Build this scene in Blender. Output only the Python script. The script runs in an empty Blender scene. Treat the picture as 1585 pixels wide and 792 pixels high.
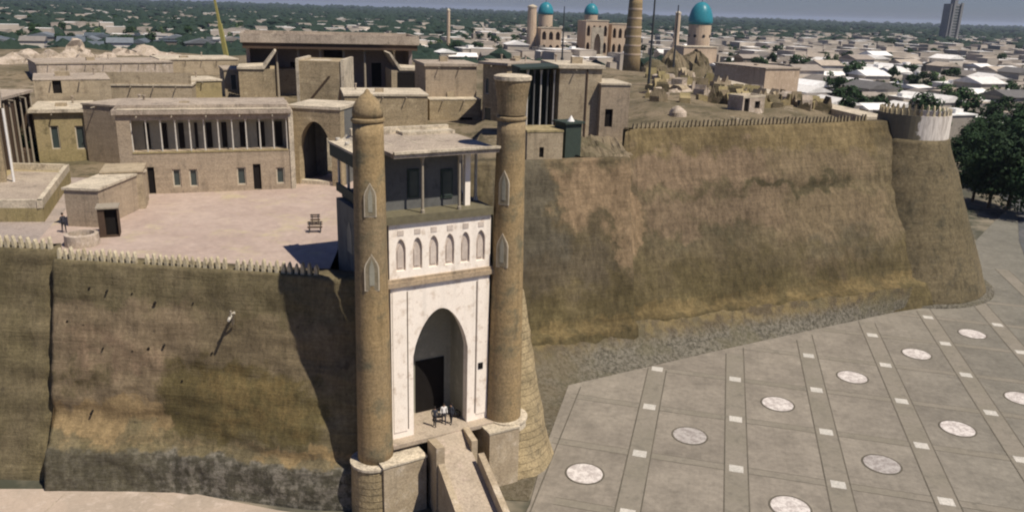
import bpy, bmesh, math, random
from mathutils import Vector, Matrix, noise
R = math.radians
random.seed(7)
S = bpy.context.scene
COL = S.collection

# ------------------------------------------------------------------ camera
F0, PITCH, ROLL, HC = 1240.0, R(17.05), R(1.75), 35.0
Fv = Vector((0, math.cos(PITCH), -math.sin(PITCH)))
R0 = Vector((1, 0, 0)); U0 = R0.cross(Fv)
Rv = R0*math.cos(ROLL) + U0*math.sin(ROLL)
Uv = -R0*math.sin(ROLL) + U0*math.cos(ROLL)
cd = bpy.data.cameras.new('camera'); cam = bpy.data.objects.new('camera', cd); COL.objects.link(cam)
cam.matrix_world = Matrix(((Rv.x, Uv.x, -Fv.x, 0), (Rv.y, Uv.y, -Fv.y, 0), (Rv.z, Uv.z, -Fv.z, HC), (0, 0, 0, 1)))
cd.sensor_width = 36; cd.lens = 36*F0/1585; cd.clip_start = 0.5; cd.clip_end = 60000
S.camera = cam

# ------------------------------------------------------------------ light
SUN = Vector((.44, -.30, .845)).normalized()
w = bpy.data.worlds.new('World'); S.world = w; w.use_nodes = True
nt = w.node_tree; bg = nt.nodes['Background']
sky = nt.nodes.new('ShaderNodeTexSky'); sky.sky_type = 'NISHITA'; sky.sun_disc = False
sky.sun_elevation = math.asin(SUN.z); sky.sun_rotation = math.atan2(SUN.x, SUN.y)
sky.air_density = 1.0; sky.dust_density = 0.6; sky.ozone_density = 2.5; sky.altitude = 200
tint = nt.nodes.new('ShaderNodeMix'); tint.data_type = 'RGBA'; tint.blend_type = 'MULTIPLY'; tint.inputs['Factor'].default_value = 1
tint.inputs['B'].default_value = (.50, .57, .86, 1)
nt.links.new(sky.outputs[0], tint.inputs['A']); nt.links.new(tint.outputs['Result'], bg.inputs[0]); bg.inputs[1].default_value = 0.05
ld = bpy.data.lights.new('sun', 'SUN'); lo = bpy.data.objects.new('sun', ld); COL.objects.link(lo)
ld.energy = 3.6; ld.angle = R(.53); ld.color = (1, .91, .78)
lo.rotation_euler = (-SUN).to_track_quat('-Z', 'Y').to_euler(); lo.location = (60, -60, 150)
S.view_settings.view_transform = 'Standard'; S.view_settings.look = 'None'
S.view_settings.exposure = 0.6; S.view_settings.gamma = 1
S.render.engine = 'CYCLES'
S.cycles.filter_width = 2.1

# ------------------------------------------------------------------ helpers
def ray(x, y): return Fv + Rv*((x-792.5)/F0) - Uv*((y-396)/F0)
def at(x, y, z):
    d = ray(x, y); t = (z-HC)/d.z; return Vector((d.x*t, d.y*t, z))
def lerp(a, b, t): return a+(b-a)*t
def ss(a, b, x):
    t = max(0, min(1, (x-a)/(b-a))); return t*t*(3-2*t)
def srgb(r, g, b):
    f = lambda c: (c/255/12.92) if c/255 <= .04045 else ((c/255+.055)/1.055)**2.4
    return (f(r), f(g), f(b), 1)

class Fr:
    """vertical facade plane: origin A, direction u (left to right), v pointing away behind it"""
    def __init__(s, A, B):
        s.A = Vector((A[0], A[1], 0)); d = Vector((B[0]-A[0], B[1]-A[1], 0)); s.w = d.length
        s.u = d.normalized(); s.v = Vector((-s.u.y, s.u.x, 0))
    def p(s, a, d, z): q = s.A + s.u*a + s.v*d; return Vector((q.x, q.y, z))
    def px(s, x, y, d=0):
        r = ray(x, y); O = s.A + s.v*d
        t = s.v.dot(O)/s.v.dot(r); q = Vector((r.x*t, r.y*t, HC+r.z*t))
        return (q-s.A).dot(s.u), q.z

class MB:
    def __init__(s): s.v = []; s.f = []; s.m = []
    def add(s, vs, fs, mi=0):
        n = len(s.v); s.v += [tuple(v) for v in vs]; s.f += [tuple(i+n for i in f) for f in fs]; s.m += [mi]*len(fs)
    def hexa(s, p, mi=0):      # 8 points: bottom 4 ccw, top 4 ccw
        s.add(p, [(3, 2, 1, 0), (4, 5, 6, 7), (0, 1, 5, 4), (1, 2, 6, 5), (2, 3, 7, 6), (3, 0, 4, 7)], mi)
    def box(s, fr, a0, a1, d0, d1, z0, z1, mi=0):
        s.hexa([fr.p(a0, d0, z0), fr.p(a1, d0, z0), fr.p(a1, d1, z0), fr.p(a0, d1, z0),
                fr.p(a0, d0, z1), fr.p(a1, d0, z1), fr.p(a1, d1, z1), fr.p(a0, d1, z1)], mi)
    def lathe(s, c, prof, n=24, mi=0, cap=True, tilt=None):   # prof: (r, z[, cx, cy])
        vs = []; fs = []
        for pr in prof:
            r, z = pr[0], pr[1]; cx, cy = (pr[2], pr[3]) if len(pr) > 2 else (c[0], c[1])
            for k in range(n):
                a = 2*math.pi*k/n; vs.append((cx+r*math.cos(a), cy+r*math.sin(a), z))
        for i in range(len(prof)-1):
            for k in range(n):
                k2 = (k+1) % n; fs.append((i*n+k, i*n+k2, (i+1)*n+k2, (i+1)*n+k))
        if cap:
            fs.append(tuple(range(n-1, -1, -1))); fs.append(tuple((len(prof)-1)*n+k for k in range(n)))
        s.add(vs, fs, mi)
    def tube(s, pts, r, n=8, mi=0):
        vs = []; fs = []
        for i, p in enumerate(pts):
            p = Vector(p); q0 = Vector(pts[max(i-1, 0)]); q1 = Vector(pts[min(i+1, len(pts)-1)])
            t = (q1-q0).normalized(); a = t.orthogonal().normalized(); b = t.cross(a)
            rr = r[i] if isinstance(r, (list, tuple)) else r
            for k in range(n):
                an = 2*math.pi*k/n; vs.append(p+a*(rr*math.cos(an))+b*(rr*math.sin(an)))
        for i in range(len(pts)-1):
            for k in range(n):
                k2 = (k+1) % n; fs.append((i*n+k, i*n+k2, (i+1)*n+k2, (i+1)*n+k))
        fs.append(tuple(range(n-1, -1, -1))); fs.append(tuple((len(pts)-1)*n+k for k in range(n)))
        s.add(vs, fs, mi)
    def prism(s, fr, poly, d0, d1, mi=0):   # poly in (a,z), extruded d0..d1
        n = len(poly); vs = [fr.p(a, d0, z) for a, z in poly]+[fr.p(a, d1, z) for a, z in poly]
        fs = [tuple(range(n)), tuple(range(2*n-1, n-1, -1))]
        for i in range(n):
            j = (i+1) % n; fs.append((i, i+n, j+n, j))
        s.add(vs, fs, mi)
    def build(s, name, mats, parent=None, smooth=False, recalc=True, loc=None):
        me = bpy.data.meshes.new(name)
        off = Vector((0, 0, 0))
        if parent is not None: off = wloc(parent)
        elif loc is not None: off = Vector(loc)
        me.from_pydata([tuple(Vector(v)-off) for v in s.v], [], s.f)
        if not isinstance(mats, (list, tuple)): mats = [mats]
        for m in mats: me.materials.append(m)
        me.polygons.foreach_set('material_index', s.m)
        if smooth: me.polygons.foreach_set('use_smooth', [True]*len(s.f))
        me.update()
        if recalc:
            bm = bmesh.new(); bm.from_mesh(me); bmesh.ops.recalc_face_normals(bm, faces=bm.faces[:]); bm.to_mesh(me); bm.free()
        o = bpy.data.objects.new(name, me); COL.objects.link(o)
        if parent is not None: o.parent = parent
        elif loc is not None: o.location = loc
        return o
WL = {}
def wloc(o):
    p = Vector(o.location)
    while o.parent is not None: o = o.parent; p = p+Vector(o.location)
    return p
def tag(o, label=None, cat=None, group=None, kind=None):
    if label: o['label'] = label
    if cat: o['category'] = cat
    if group: o['group'] = group
    if kind: o['kind'] = kind
    return o
def thing(name, label, cat, loc, group=None):
    o = bpy.data.objects.new(name, None); COL.objects.link(o); o.location = loc; o.empty_display_size = .5
    return tag(o, label, cat, group)

# ------------------------------------------------------------------ materials
class NB:
    def __init__(s, name):
        s.m = bpy.data.materials.new(name); s.m.use_nodes = True; s.t = s.m.node_tree
        s.b = s.t.nodes['Principled BSDF']; s.b.inputs['Specular IOR Level'].default_value = .2
        g = s.t.nodes.new('ShaderNodeNewGeometry'); s.pos = g.outputs['Position']
    def n(s, k, **kw):
        x = s.t.nodes.new(k)
        for a, b in kw.items(): setattr(x, a, b)
        return x
    def put(s, v, sock):
        if isinstance(v, (int, float)): sock.default_value = v
        elif isinstance(v, (tuple, list)): sock.default_value = v
        else: s.t.links.new(v, sock)
    def math(s, op, a, b=0.0, clamp=False):
        x = s.n('ShaderNodeMath', operation=op); x.use_clamp = clamp; s.put(a, x.inputs[0]); s.put(b, x.inputs[1]); return x.outputs[0]
    def noise(s, scale, detail=4, rough=.55, vec=None, sc=None, off=0.0):
        x = s.n('ShaderNodeTexNoise'); x.inputs['Scale'].default_value = scale
        x.inputs['Detail'].default_value = detail; x.inputs['Roughness'].default_value = rough
        v = vec or s.pos
        if sc or off:
            mp = s.n('ShaderNodeMapping'); s.put(v, mp.inputs[0]); mp.inputs['Scale'].default_value = sc or (1, 1, 1)
            mp.inputs['Location'].default_value = (off, off*.7, off*.3); v = mp.outputs[0]
        s.put(v, x.inputs['Vector']); return x.outputs['Fac']
    def rng(s, v, lo, hi, a=0.0, b=1.0, smooth=True):
        x = s.n('ShaderNodeMapRange'); x.interpolation_type = 'SMOOTHSTEP' if smooth else 'LINEAR'
        s.put(v, x.inputs[0])
        for i, q in enumerate((lo, hi, a, b)): x.inputs[i+1].default_value = q
        return x.outputs[0]
    def mix(s, f, a, b, mode='MIX'):
        x = s.n('ShaderNodeMix', data_type='RGBA', blend_type=mode); s.put(f, x.inputs['Factor']); s.put(a, x.inputs['A']); s.put(b, x.inputs['B']); return x.outputs['Result']
    def dot(s, d):
        x = s.n('ShaderNodeVectorMath', operation='DOT_PRODUCT'); s.put(s.pos, x.inputs[0]); x.inputs[1].default_value = d; return x.outputs['Value']
    def sbox(s, v, lo, hi, soft):
        return s.math('MULTIPLY', s.rng(v, lo-soft, lo+soft), s.rng(v, hi-soft, hi+soft, 1, 0))
    def done(s, col, rough=.9, bump=None, bd=.1, bs=.6):
        s.put(col, s.b.inputs['Base Color']); s.b.inputs['Roughness'].default_value = rough
        if bump is not None:
            x = s.n('ShaderNodeBump'); x.inputs['Strength'].default_value = bs; x.inputs['Distance'].default_value = bd
            s.put(bump, x.inputs['Height']); s.t.links.new(x.outputs[0], s.b.inputs['Normal'])
        return s.m

def mud(name, a, b, c=None, big=.15, mid=.9, fine=6, bd=.06, courses=0, rough=.92, grime=.5, fs=.35, bands=0):
    n = NB(name)
    col = n.mix(n.rng(n.noise(big, 4), .35, .65), a, b)
    if c: col = n.mix(n.rng(n.noise(mid, 5, .65, off=7), .5, .72), col, c)
    f = n.noise(fine, 4, .7)
    col = n.mix(1, col, n.rng(f, .25, .75, 1-fs, 1+fs*.7, False), 'MULTIPLY')
    st = n.rng(n.noise(1.0, 3, .6, sc=(1.6, 1.6, .12), off=3), .5, .75, 1, 1-grime*.5)
    col = n.mix(1, col, st, 'MULTIPLY')
    if bands:
        hb_ = n.noise(1, 5, .75, sc=(.25, .25, 2.6), off=21)
        col = n.mix(1, col, n.rng(hb_, .3, .7, 1-bands, 1+bands*.7, False), 'MULTIPLY')
    h = f
    if courses:
        z = n.dot((0, 0, 1)); wv = n.math('FRACT', n.math('MULTIPLY', z, courses))
        ln = n.rng(wv, .0, .14, 0, 1)
        col = n.mix(n.math('MULTIPLY', n.math('SUBTRACT', 1, ln), .35), col, (a[0]*.45, a[1]*.45, a[2]*.45, 1))
        h = n.math('ADD', f, n.math('MULTIPLY', ln, .5))
    return n.done(col, rough, h, bd)

def flat(name, a, var=.25, scale=3, rough=.7, bd=.01, metal=0):
    n = NB(name); f = n.noise(scale, 5, .65)
    col = n.mix(1, a, n.rng(f, .25, .75, 1-var, 1+var, False), 'MULTIPLY')
    m = n.done(col, rough, f, bd, .3); n.b.inputs['Metallic'].default_value = metal; return m

C = lambda *a: (*a, 1)
M = {}
M['tan'] = mud('mud_plaster_tan', C(.36, .295, .20), C(.42, .345, .24), C(.25, .20, .135), courses=0, bands=.15)
M['tan2'] = mud('brick_tan', C(.39, .31, .195), C(.31, .25, .16), C(.46, .375, .245), courses=0, bands=.22, fs=.5)
M['pinkwall'] = mud('plaster_pinkish', C(.42, .335, .24), C(.36, .29, .21), C(.27, .22, .16), bands=.15)
M['olive'] = mud('mud_olive', C(.30, .25, .125), C(.36, .29, .16), C(.20, .165, .09))
M['ochre'] = mud('brick_ochre_tower', C(.34, .245, .125), C(.27, .205, .12), C(.17, .15, .095), courses=0, mid=.5, bands=.16, fs=.4)
M['cornice'] = mud('brick_cornice', C(.44, .34, .23), C(.37, .29, .20), C(.27, .21, .15))
M['rooflight'] = mud('roof_light_clay', C(.62, .54, .41), C(.48, .42, .32), C(.32, .27, .205), big=.4, fs=.5)
M['roofpink'] = mud('roof_pinkish_felt', C(.44, .37, .29), C(.36, .30, .24), C(.24, .20, .16), big=.3, fs=.5)
M['merlon'] = mud('merlon_clay', C(.60, .53, .38), C(.50, .43, .29), C(.32, .26, .16), big=.6)
M['plaster'] = mud('plaster_white', C(.92, .84, .74), C(.88, .80, .70), C(.66, .56, .46), big=.5, mid=1.6, fine=9, bd=.008, fs=.12, grime=.25)
M['niche'] = mud('plaster_niche_grey', C(.60, .52, .45), C(.50, .43, .37), C(.66, .58, .50), big=1.2, fs=.15, bd=.01, grime=.2)
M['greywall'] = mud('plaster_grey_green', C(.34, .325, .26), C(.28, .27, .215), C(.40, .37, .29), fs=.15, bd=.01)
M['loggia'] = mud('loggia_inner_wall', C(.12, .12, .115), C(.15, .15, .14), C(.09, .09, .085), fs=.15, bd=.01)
M['dark'] = flat('dark_doorway_wood', C(.010, .008, .007), rough=.8)
M['wood'] = flat('old_dark_wood', C(.075, .05, .034), scale=5)
M['woodpost'] = flat('weathered_post_wood', C(.30, .26, .20), scale=5)
M['palepost'] = flat('pale_post_paint', C(.50, .47, .41), scale=5)
M['frame'] = flat('white_window_frame', C(.50, .44, .34), .2)
n = NB('window_glass'); n.b.inputs['Specular IOR Level'].default_value = .5
M['glass'] = n.done(n.mix(n.noise(1.5, 2), C(.03, .045, .045), C(.06, .075, .07)), .25)
M['shade'] = flat('iwan_inner_plaster', C(.30, .25, .23), .2)
M['greendoor'] = flat('green_black_paint', C(.04, .055, .045), .2)
M['metalwhite'] = flat('white_painted_metal', C(.72, .70, .66), .12, rough=.5)
M['steel'] = flat('dark_steel', C(.05, .055, .06), .2, rough=.5)
M['yellow'] = flat('crane_yellow_paint', C(.30, .27, .09), .25, rough=.6)
M['tiles'] = flat('turquoise_dome_tiles', C(.03, .20, .25), .3, scale=1.2, rough=.35)
M['minaret'] = mud('minaret_brick', C(.28, .21, .11), C(.22, .16, .085), C(.36, .27, .15), big=.1, courses=.25)
M['madrasa'] = mud('madrasa_brick', C(.54, .42, .30), C(.46, .35, .25), C(.62, .50, .38), big=.08)
M['concrete'] = flat('grey_concrete', C(.20, .20, .20), .2, scale=.3)
M['rubble'] = mud('rubble_pale', C(.48, .40, .32), C(.34, .28, .21), C(.60, .52, .44), big=.5, mid=2)
M['stone'] = mud('rough_stone_plinth', C(.38, .30, .175), C(.30, .24, .14), C(.20, .165, .105), big=.5, courses=1.9, bd=.12, fs=.5)
M['deck'] = mud('ramp_stone_deck', C(.42, .35, .27), C(.36, .30, .23), C(.46, .37, .30), big=.5, courses=0)
M['parapet'] = mud('ramp_parapet', C(.44, .36, .25), C(.36, .29, .20), C(.54, .46, .35), big=.5)

# left curtain wall: rammed earth with stone footing, stain patches fixed to the wall
def left_wall_mat():
    n = NB('rammed_earth_left'); z = n.dot((0, 0, 1)); x = n.dot((1, 0, 0))
    wz = n.math('ADD', z, n.rng(n.noise(.5, 5, .6), .3, .7, -1.4, 1.4, False))
    wx = n.math('ADD', x, n.rng(n.noise(.45, 5, .6, off=5), .3, .7, -2, 2, False))
    col = n.mix(n.rng(n.noise(.35, 4, off=2), .35, .65), C(.185, .158, .092), C(.225, .19, .118))
    seg = n.rng(x, -34.3, -34.1)
    def lay(col, c, ux, uz, st=1., sx=1.2, sz=.7, nz=None):
        m = n.math('MULTIPLY', n.sbox(wx, ux[0], ux[1], sx), n.sbox(wz, uz[0], uz[1], sz))
        if nz: m = n.math('MULTIPLY', m, n.rng(n.noise(nz, 4, .7, off=9), .35, .6))
        return n.mix(n.math('MULTIPLY', n.math('MULTIPLY', m, st), seg), col, c)
    col = lay(col, C(.275, .215, .145), (-37, -23.5), (5.6, 13.2), .8)
    col = lay(col, C(.26, .205, .135), (-25, -11), (8.6, 13.0), .55)
    col = lay(col, C(.30, .215, .15), (-33, -26), (8.5, 11), .6, nz=.9)
    col = lay(col, C(.135, .115, .062), (-36, -29), (7.2, 8.6), .8, nz=1.3)
    col = lay(col, C(.15, .125, .055), (-25.5, -13), (4.2, 9.5), .85)
    col = lay(col, C(.26, .19, .085), (-22.5, -14.5), (5, 9), .6, nz=.8)
    col = lay(col, C(.37, .275, .15), (-37, -25.2), (4.0, 6.3), .85, .5, .35)
    col = lay(col, C(.15, .13, .07), (-33, -14), (2.9, 3.5), .5, 1, .3)
    col = lay(col, C(.36, .28, .16), (-33, -12), (3.1, 3.8), .5, 1, .2, nz=.8)
    col = lay(col, C(.40, .29, .15), (-17, -11.5), (2.6, 3.8), .7, .6, .3)
    # footing
    foot = n.math('MULTIPLY', n.rng(n.math('ADD', z, n.rng(n.noise(.7, 5), .3, .7, -.3, .3, False)), 2.9, 3.15, 1, 0), n.rng(x, -34.3, -34.1))
    fc = n.mix(n.rng(n.noise(1.6, 5, .7, off=4), .42, .62), C(.10, .095, .072), C(.25, .235, .20))
    fc = n.mix(n.rng(x, -28, -24), n.mix(.7, fc, C(.12, .11, .075)), fc)
    col = n.mix(foot, col, fc)
    # horizontal lifts, vertical runs
    lf = n.noise(1, 5, .7, sc=(.35, .35, 4.5), off=1)
    col = n.mix(1, col, n.rng(lf, .3, .7, .84, 1.14, False), 'MULTIPLY')
    vr = n.noise(1, 4, .65, sc=(2.4, 2.4, .18), off=6)
    col = n.mix(1, col, n.rng(vr, .35, .7, 1.1, .72, False), 'MULTIPLY')
    f = n.noise(4.5, 6, .75)
    col = n.mix(1, col, n.rng(f, .3, .7, .66, 1.3, False), 'MULTIPLY')
    col = n.mix(1, col, n.rng(n.noise(.16, 4, .6, off=31), .35, .6, 1.1, .8, False), 'MULTIPLY')
    col = n.mix(1, col, C(.78, .755, .71), 'MULTIPLY')
    # putlog holes / pits
    sp = n.rng(n.noise(1.1, 2, .5, off=11), .70, .74)
    col = n.mix(n.math('MULTIPLY', sp, .5), col, C(.05, .04, .028))
    h = n.math('ADD', n.math('MULTIPLY', f, .8), lf)
    return n.done(col, .95, h, .1, .6)
M['lwall'] = left_wall_mat()
RU = Vector((.937, .35, 0)).normalized()
def right_wall_mat():
    n = NB('rammed_earth_right'); z = n.dot((0, 0, 1)); u = n.dot(tuple(RU))
    wz = n.math('ADD', z, n.rng(n.noise(.32, 5, .6), .3, .7, -2.0, 2.0, False))
    wu = n.math('ADD', u, n.rng(n.noise(.25, 5, .6, off=5), .3, .7, -3, 3, False))
    col = n.mix(n.rng(n.noise(.3, 4, off=2), .35, .65), C(.16, .135, .078), C(.195, .162, .10))
    def lay(col, c, ux, uz, st=1., sx=1.5, sz=.8, nz=None):
        m = n.math('MULTIPLY', n.sbox(wu, ux[0], ux[1], sx), n.sbox(wz, uz[0], uz[1], sz))
        if nz: m = n.math('MULTIPLY', m, n.rng(n.noise(nz, 4, .7, off=9), .35, .6))
        return n.mix(n.math('MULTIPLY', m, st), col, c)
    # u of the wall foot: 29 (gate) .. 77 (corner)
    col = lay(col, C(.235, .185, .095), (42, 82), (19.5, 26), .7)
    col = lay(col, C(.285, .215, .145), (44, 64), (16.0, 19.5), .85)
    col = lay(col, C(.26, .20, .13), (62, 80), (16.0, 19.2), .5)
    col = lay(col, C(.28, .215, .145), (44, 66), (11.2, 14.8), .8)
    col = lay(col, C(.25, .195, .125), (62, 82), (9, 14.5), .55)
    col = lay(col, C(.095, .085, .048), (60, 76), (14.6, 15.6), .85, 1.5, .4)
    col = lay(col, C(.14, .12, .07), (46, 58), (15, 15.9), .5, 1.5, .4, nz=.5)
    col = lay(col, C(.13, .12, .075), (44, 60), (9.6, 11.0), .6, nz=.5)
    col = lay(col, C(.40, .30, .19), (33.8, 43.6), (13.4, 19.6), .95, .8, .9)
    col = lay(col, C(.38, .285, .18), (40.2, 43.4), (8.5, 15), .8, .5, 1.2)
    col = lay(col, C(.14, .12, .085), (28, 39), (7.5, 11.8), .7, 1.5, .9)
    col = lay(col, C(.16, .15, .115), (26, 33), (10, 22), .7, 1.2, 1.2)
    col = lay(col, C(.30, .23, .17), (66, 76), (5, 7.2), .6, nz=.4)
    col = lay(col, C(.15, .135, .095), (68, 80), (6.5, 9.8), .6, nz=.4)
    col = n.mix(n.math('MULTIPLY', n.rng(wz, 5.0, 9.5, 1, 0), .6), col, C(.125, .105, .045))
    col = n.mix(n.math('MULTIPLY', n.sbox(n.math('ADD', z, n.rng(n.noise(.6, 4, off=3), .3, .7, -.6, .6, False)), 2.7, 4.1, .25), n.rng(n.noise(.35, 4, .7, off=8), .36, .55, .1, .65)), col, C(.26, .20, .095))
    lf = n.noise(1, 5, .7, sc=(.22, .22, 3.2), off=1)
    col = n.mix(1, col, n.rng(lf, .3, .7, .86, 1.12, False), 'MULTIPLY')
    vr = n.noise(1, 4, .65, sc=(1.6, 1.6, .12), off=6)
    col = n.mix(1, col, n.rng(vr, .35, .7, 1.15, .62, False), 'MULTIPLY')
    f = n.noise(3.2, 6, .75)
    col = n.mix(1, col, n.rng(f, .3, .7, .68, 1.28, False), 'MULTIPLY')
    col = n.mix(1, col, n.rng(n.noise(.11, 4, .6, off=31), .35, .6, 1.12, .74, False), 'MULTIPLY')
    col = n.mix(1, col, C(.72, .685, .655), 'MULTIPLY')
    h = n.math('ADD', n.math('MULTIPLY', f, .8), lf)
    return n.done(col, .95, h, .12, .6)
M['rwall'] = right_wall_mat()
def gravel_mat():
    n = NB('gravel_bank'); f = n.noise(2.6, 6, .8)
    col = n.mix(n.rng(f, .38, .62), C(.075, .068, .05), C(.235, .215, .17))
    col = n.mix(n.math('MULTIPLY', n.rng(n.math('ADD', n.dot((1, 0, 0)), n.rng(n.noise(.3, 4, off=2), .3, .7, -4, 4, False)), 2, 10, 1, 0), .5), col, C(.16, .125, .07))
    z = n.dot((0, 0, 1))
    col = n.mix(n.math('MULTIPLY', n.rng(z, .9, 2.6), .8), col, n.mix(n.rng(n.noise(.8, 5), .4, .6), C(.12, .09, .05), C(.24, .18, .08)))
    col = n.mix(n.math('MULTIPLY', n.rng(n.noise(.25, 3, off=4), .45, .65), .5), col, C(.15, .135, .08))
    return n.done(col, .95, f, .35, .9)
M['gravel'] = gravel_mat()
def ground_mat():
    n = NB('city_ground'); y = n.dot((0, 1, 0))
    near = n.mix(n.rng(n.noise(.02, 4), .4, .6), C(.09, .085, .065), C(.045, .05, .032))
    col = n.mix(n.rng(n.noise(.06, 5, .7), .45, .6), near, C(.22, .19, .14))
    far = n.mix(n.rng(n.noise(.004, 6, .7), .4, .65), C(.018, .035, .022), C(.035, .05, .032))
    far = n.mix(n.rng(n.noise(.0009, 4, .6, sc=(1, .5, 1), off=3), .55, .68), far, C(.09, .085, .06))
    col = n.mix(n.rng(y, 500, 1100), col, far)
    return n.done(col, 1.0)
M['ground'] = ground_mat()
def plaza_mat():
    n = NB('plaza_stone_slabs')
    col = n.mix(n.rng(n.noise(.08, 5, .6), .35, .65), C(.215, .19, .155), C(.27, .24, .195))
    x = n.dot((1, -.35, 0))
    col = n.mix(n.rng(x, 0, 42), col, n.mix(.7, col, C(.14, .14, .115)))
    a = n.math('FRACT', n.math('MULTIPLY', n.dot((.971, -.24, 0)), 1.3)); b = n.math('FRACT', n.math('MULTIPLY', n.dot((.244, .97, 0)), 1.3))
    ln = n.math('MULTIPLY', n.rng(a, .0, .07), n.rng(b, .0, .07))
    col = n.mix(n.math('MULTIPLY', n.math('SUBTRACT', 1, ln), .22), col, C(.10, .09, .07))
    f = n.noise(1.8, 6, .75)
    col = n.mix(1, col, n.rng(f, .3, .7, .8, 1.18, False), 'MULTIPLY')
    st = n.noise(.35, 5, .7, off=12)
    col = n.mix(1, col, n.rng(st, .4, .7, 1.05, .78, False), 'MULTIPLY')
    return n.done(col, .8, f, .01)
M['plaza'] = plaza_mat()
M['band'] = mud('plaza_band_stone', C(.235, .21, .17), C(.21, .19, .15), C(.17, .155, .125), big=.2, fine=3, bd=.01, fs=.15, grime=0)
M['bandline'] = mud('plaza_dark_joint', C(.10, .09, .07), C(.13, .115, .09), big=.2, bd=.01, grime=0)
M['whiteslab'] = mud('white_marble_slab', C(.56, .53, .47), C(.48, .46, .41), C(.46, .43, .38), big=.5, bd=.01, grime=0)
def medallion_mat(name, k):
    n = NB(name); f = n.noise(2.2, 5, .8)
    return n.done(n.mix(n.rng(f, .40, .60), C(.46*k, .41*k, .38*k), C(.74*k, .69*k, .64*k)), .7)
M['med'] = medallion_mat('medallion_mosaic', .88); M['med2'] = medallion_mat('medallion_mosaic_worn', .58)
def court_mat():
    n = NB('courtyard_pink_brick')
    col = n.mix(n.rng(n.noise(.18, 5, .65), .35, .65), C(.40, .315, .265), C(.46, .37, .31))
    col = n.mix(n.rng(n.noise(.35, 4, .7, off=8), .5, .75), col, C(.46, .39, .26))
    br = n.n('ShaderNodeTexBrick'); n.put(n.pos, br.inputs[0]); br.inputs['Scale'].default_value = 1.6
    br.inputs['Color1'].default_value = C(1.04, 1.02, 1); br.inputs['Color2'].default_value = C(.9, .9, .92); br.inputs['Mortar'].default_value = C(.72, .7, .7); br.inputs['Mortar Size'].default_value = .03
    col = n.mix(.8, col, br.outputs[0], 'MULTIPLY')
    f = n.noise(1.4, 6, .75)
    col = n.mix(1, col, n.rng(f, .3, .7, .84, 1.14, False), 'MULTIPLY')
    return n.done(col, .9, f, .015)
M['court'] = court_mat()
def hill_mat():
    n = NB('citadel_dirt')
    col = n.mix(n.rng(n.noise(.09, 6, .65), .35, .6), C(.115, .098, .058), C(.22, .175, .115))
    col = n.mix(n.rng(n.noise(.3, 5, .75, off=4), .50, .60), col, C(.10, .085, .05))
    col = n.mix(n.rng(n.noise(.2, 5, .75, off=9), .6, .72), col, C(.34, .285, .215))
    f = n.noise(2, 5, .75)
    col = n.mix(1, col, n.rng(f, .3, .7, .75, 1.2, False), 'MULTIPLY')
    return n.done(col, 1, f, .3)
M['hill'] = hill_mat()
M['lane'] = mud('lane_dusty_paving', C(.36, .30, .26), C(.30, .255, .225), C(.25, .21, .18), big=.2, bd=.01, grime=0)
M['road'] = mud('road_asphalt', C(.085, .09, .09), C(.12, .12, .12), C(.065, .07, .07), big=.1, bd=.01, grime=0)
M['path'] = mud('foreground_paving', C(.43, .35, .28), C(.36, .30, .24), C(.50, .42, .35), big=.25, fine=4, bd=.01, fs=.15, grime=0)
def leafmat(name, a, b):
    n = NB(name); i = n.n('ShaderNodeObjectInfo')
    col = n.mix(n.noise(.8, 3), a, b); col = n.mix(1, col, n.rng(i.outputs['Random'], 0, 1, .7, 1.3, False), 'MULTIPLY')
    m = n.done(col, .8); return m
M['leaf'] = leafmat('foliage_dark', C(.012, .03, .011), C(.032, .065, .022))
M['leaf2'] = leafmat('foliage_mid', C(.05, .085, .03), C(.08, .12, .05))
M['leaffar'] = leafmat('foliage_far', C(.008, .018, .013), C(.02, .036, .022))
M['bark'] = flat('bark', C(.07, .055, .04), .3)
def housemat(name, cols, var=.15):
    n = NB(name); i = n.n('ShaderNodeObjectInfo'); r = n.n('ShaderNodeValToRGB'); n.put(i.outputs['Random'], r.inputs[0])
    r.color_ramp.interpolation = 'CONSTANT'; e = r.color_ramp.elements
    while len(e) < len(cols): e.new(.5)
    for k, c in enumerate(cols): e[k].position = k/len(cols); e[k].color = c
    f = n.noise(.6, 5, .7); col = n.mix(1, r.outputs[0], n.rng(f, .3, .7, 1-var*1.5, 1+var, False), 'MULTIPLY')
    return n.done(col, .8)
M['hwall'] = housemat('house_walls', [C(.40, .36, .30), C(.55, .50, .43), C(.18, .16, .13), C(.62, .58, .52), C(.30, .27, .23)])
M['hroof'] = housemat('house_roofs', [C(.78, .77, .73), C(.30, .26, .22), C(.82, .81, .78), C(.42, .36, .29), C(.70, .68, .64), C(.14, .135, .13), C(.80, .78, .74), C(.20, .18, .16)])
M['hroofb'] = housemat('house_roofs_blue_grey', [C(.10, .12, .14), C(.16, .18, .20), C(.42, .40, .37), C(.13, .14, .15), C(.22, .20, .18), C(.08, .10, .115)])
M['hdark'] = flat('house_openings', C(.03, .028, .025))

def struct(o, cat=None): o['kind'] = 'structure'; return o

# ------------------------------------------------------------------ ground
g = MB(); g.add([(-25000, -600, 0), (25000, -600, 0), (25000, 30000, 0), (-25000, 30000, 0)], [(0, 1, 2, 3)])
struct(g.build('ground', M['ground'], recalc=False))

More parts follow.
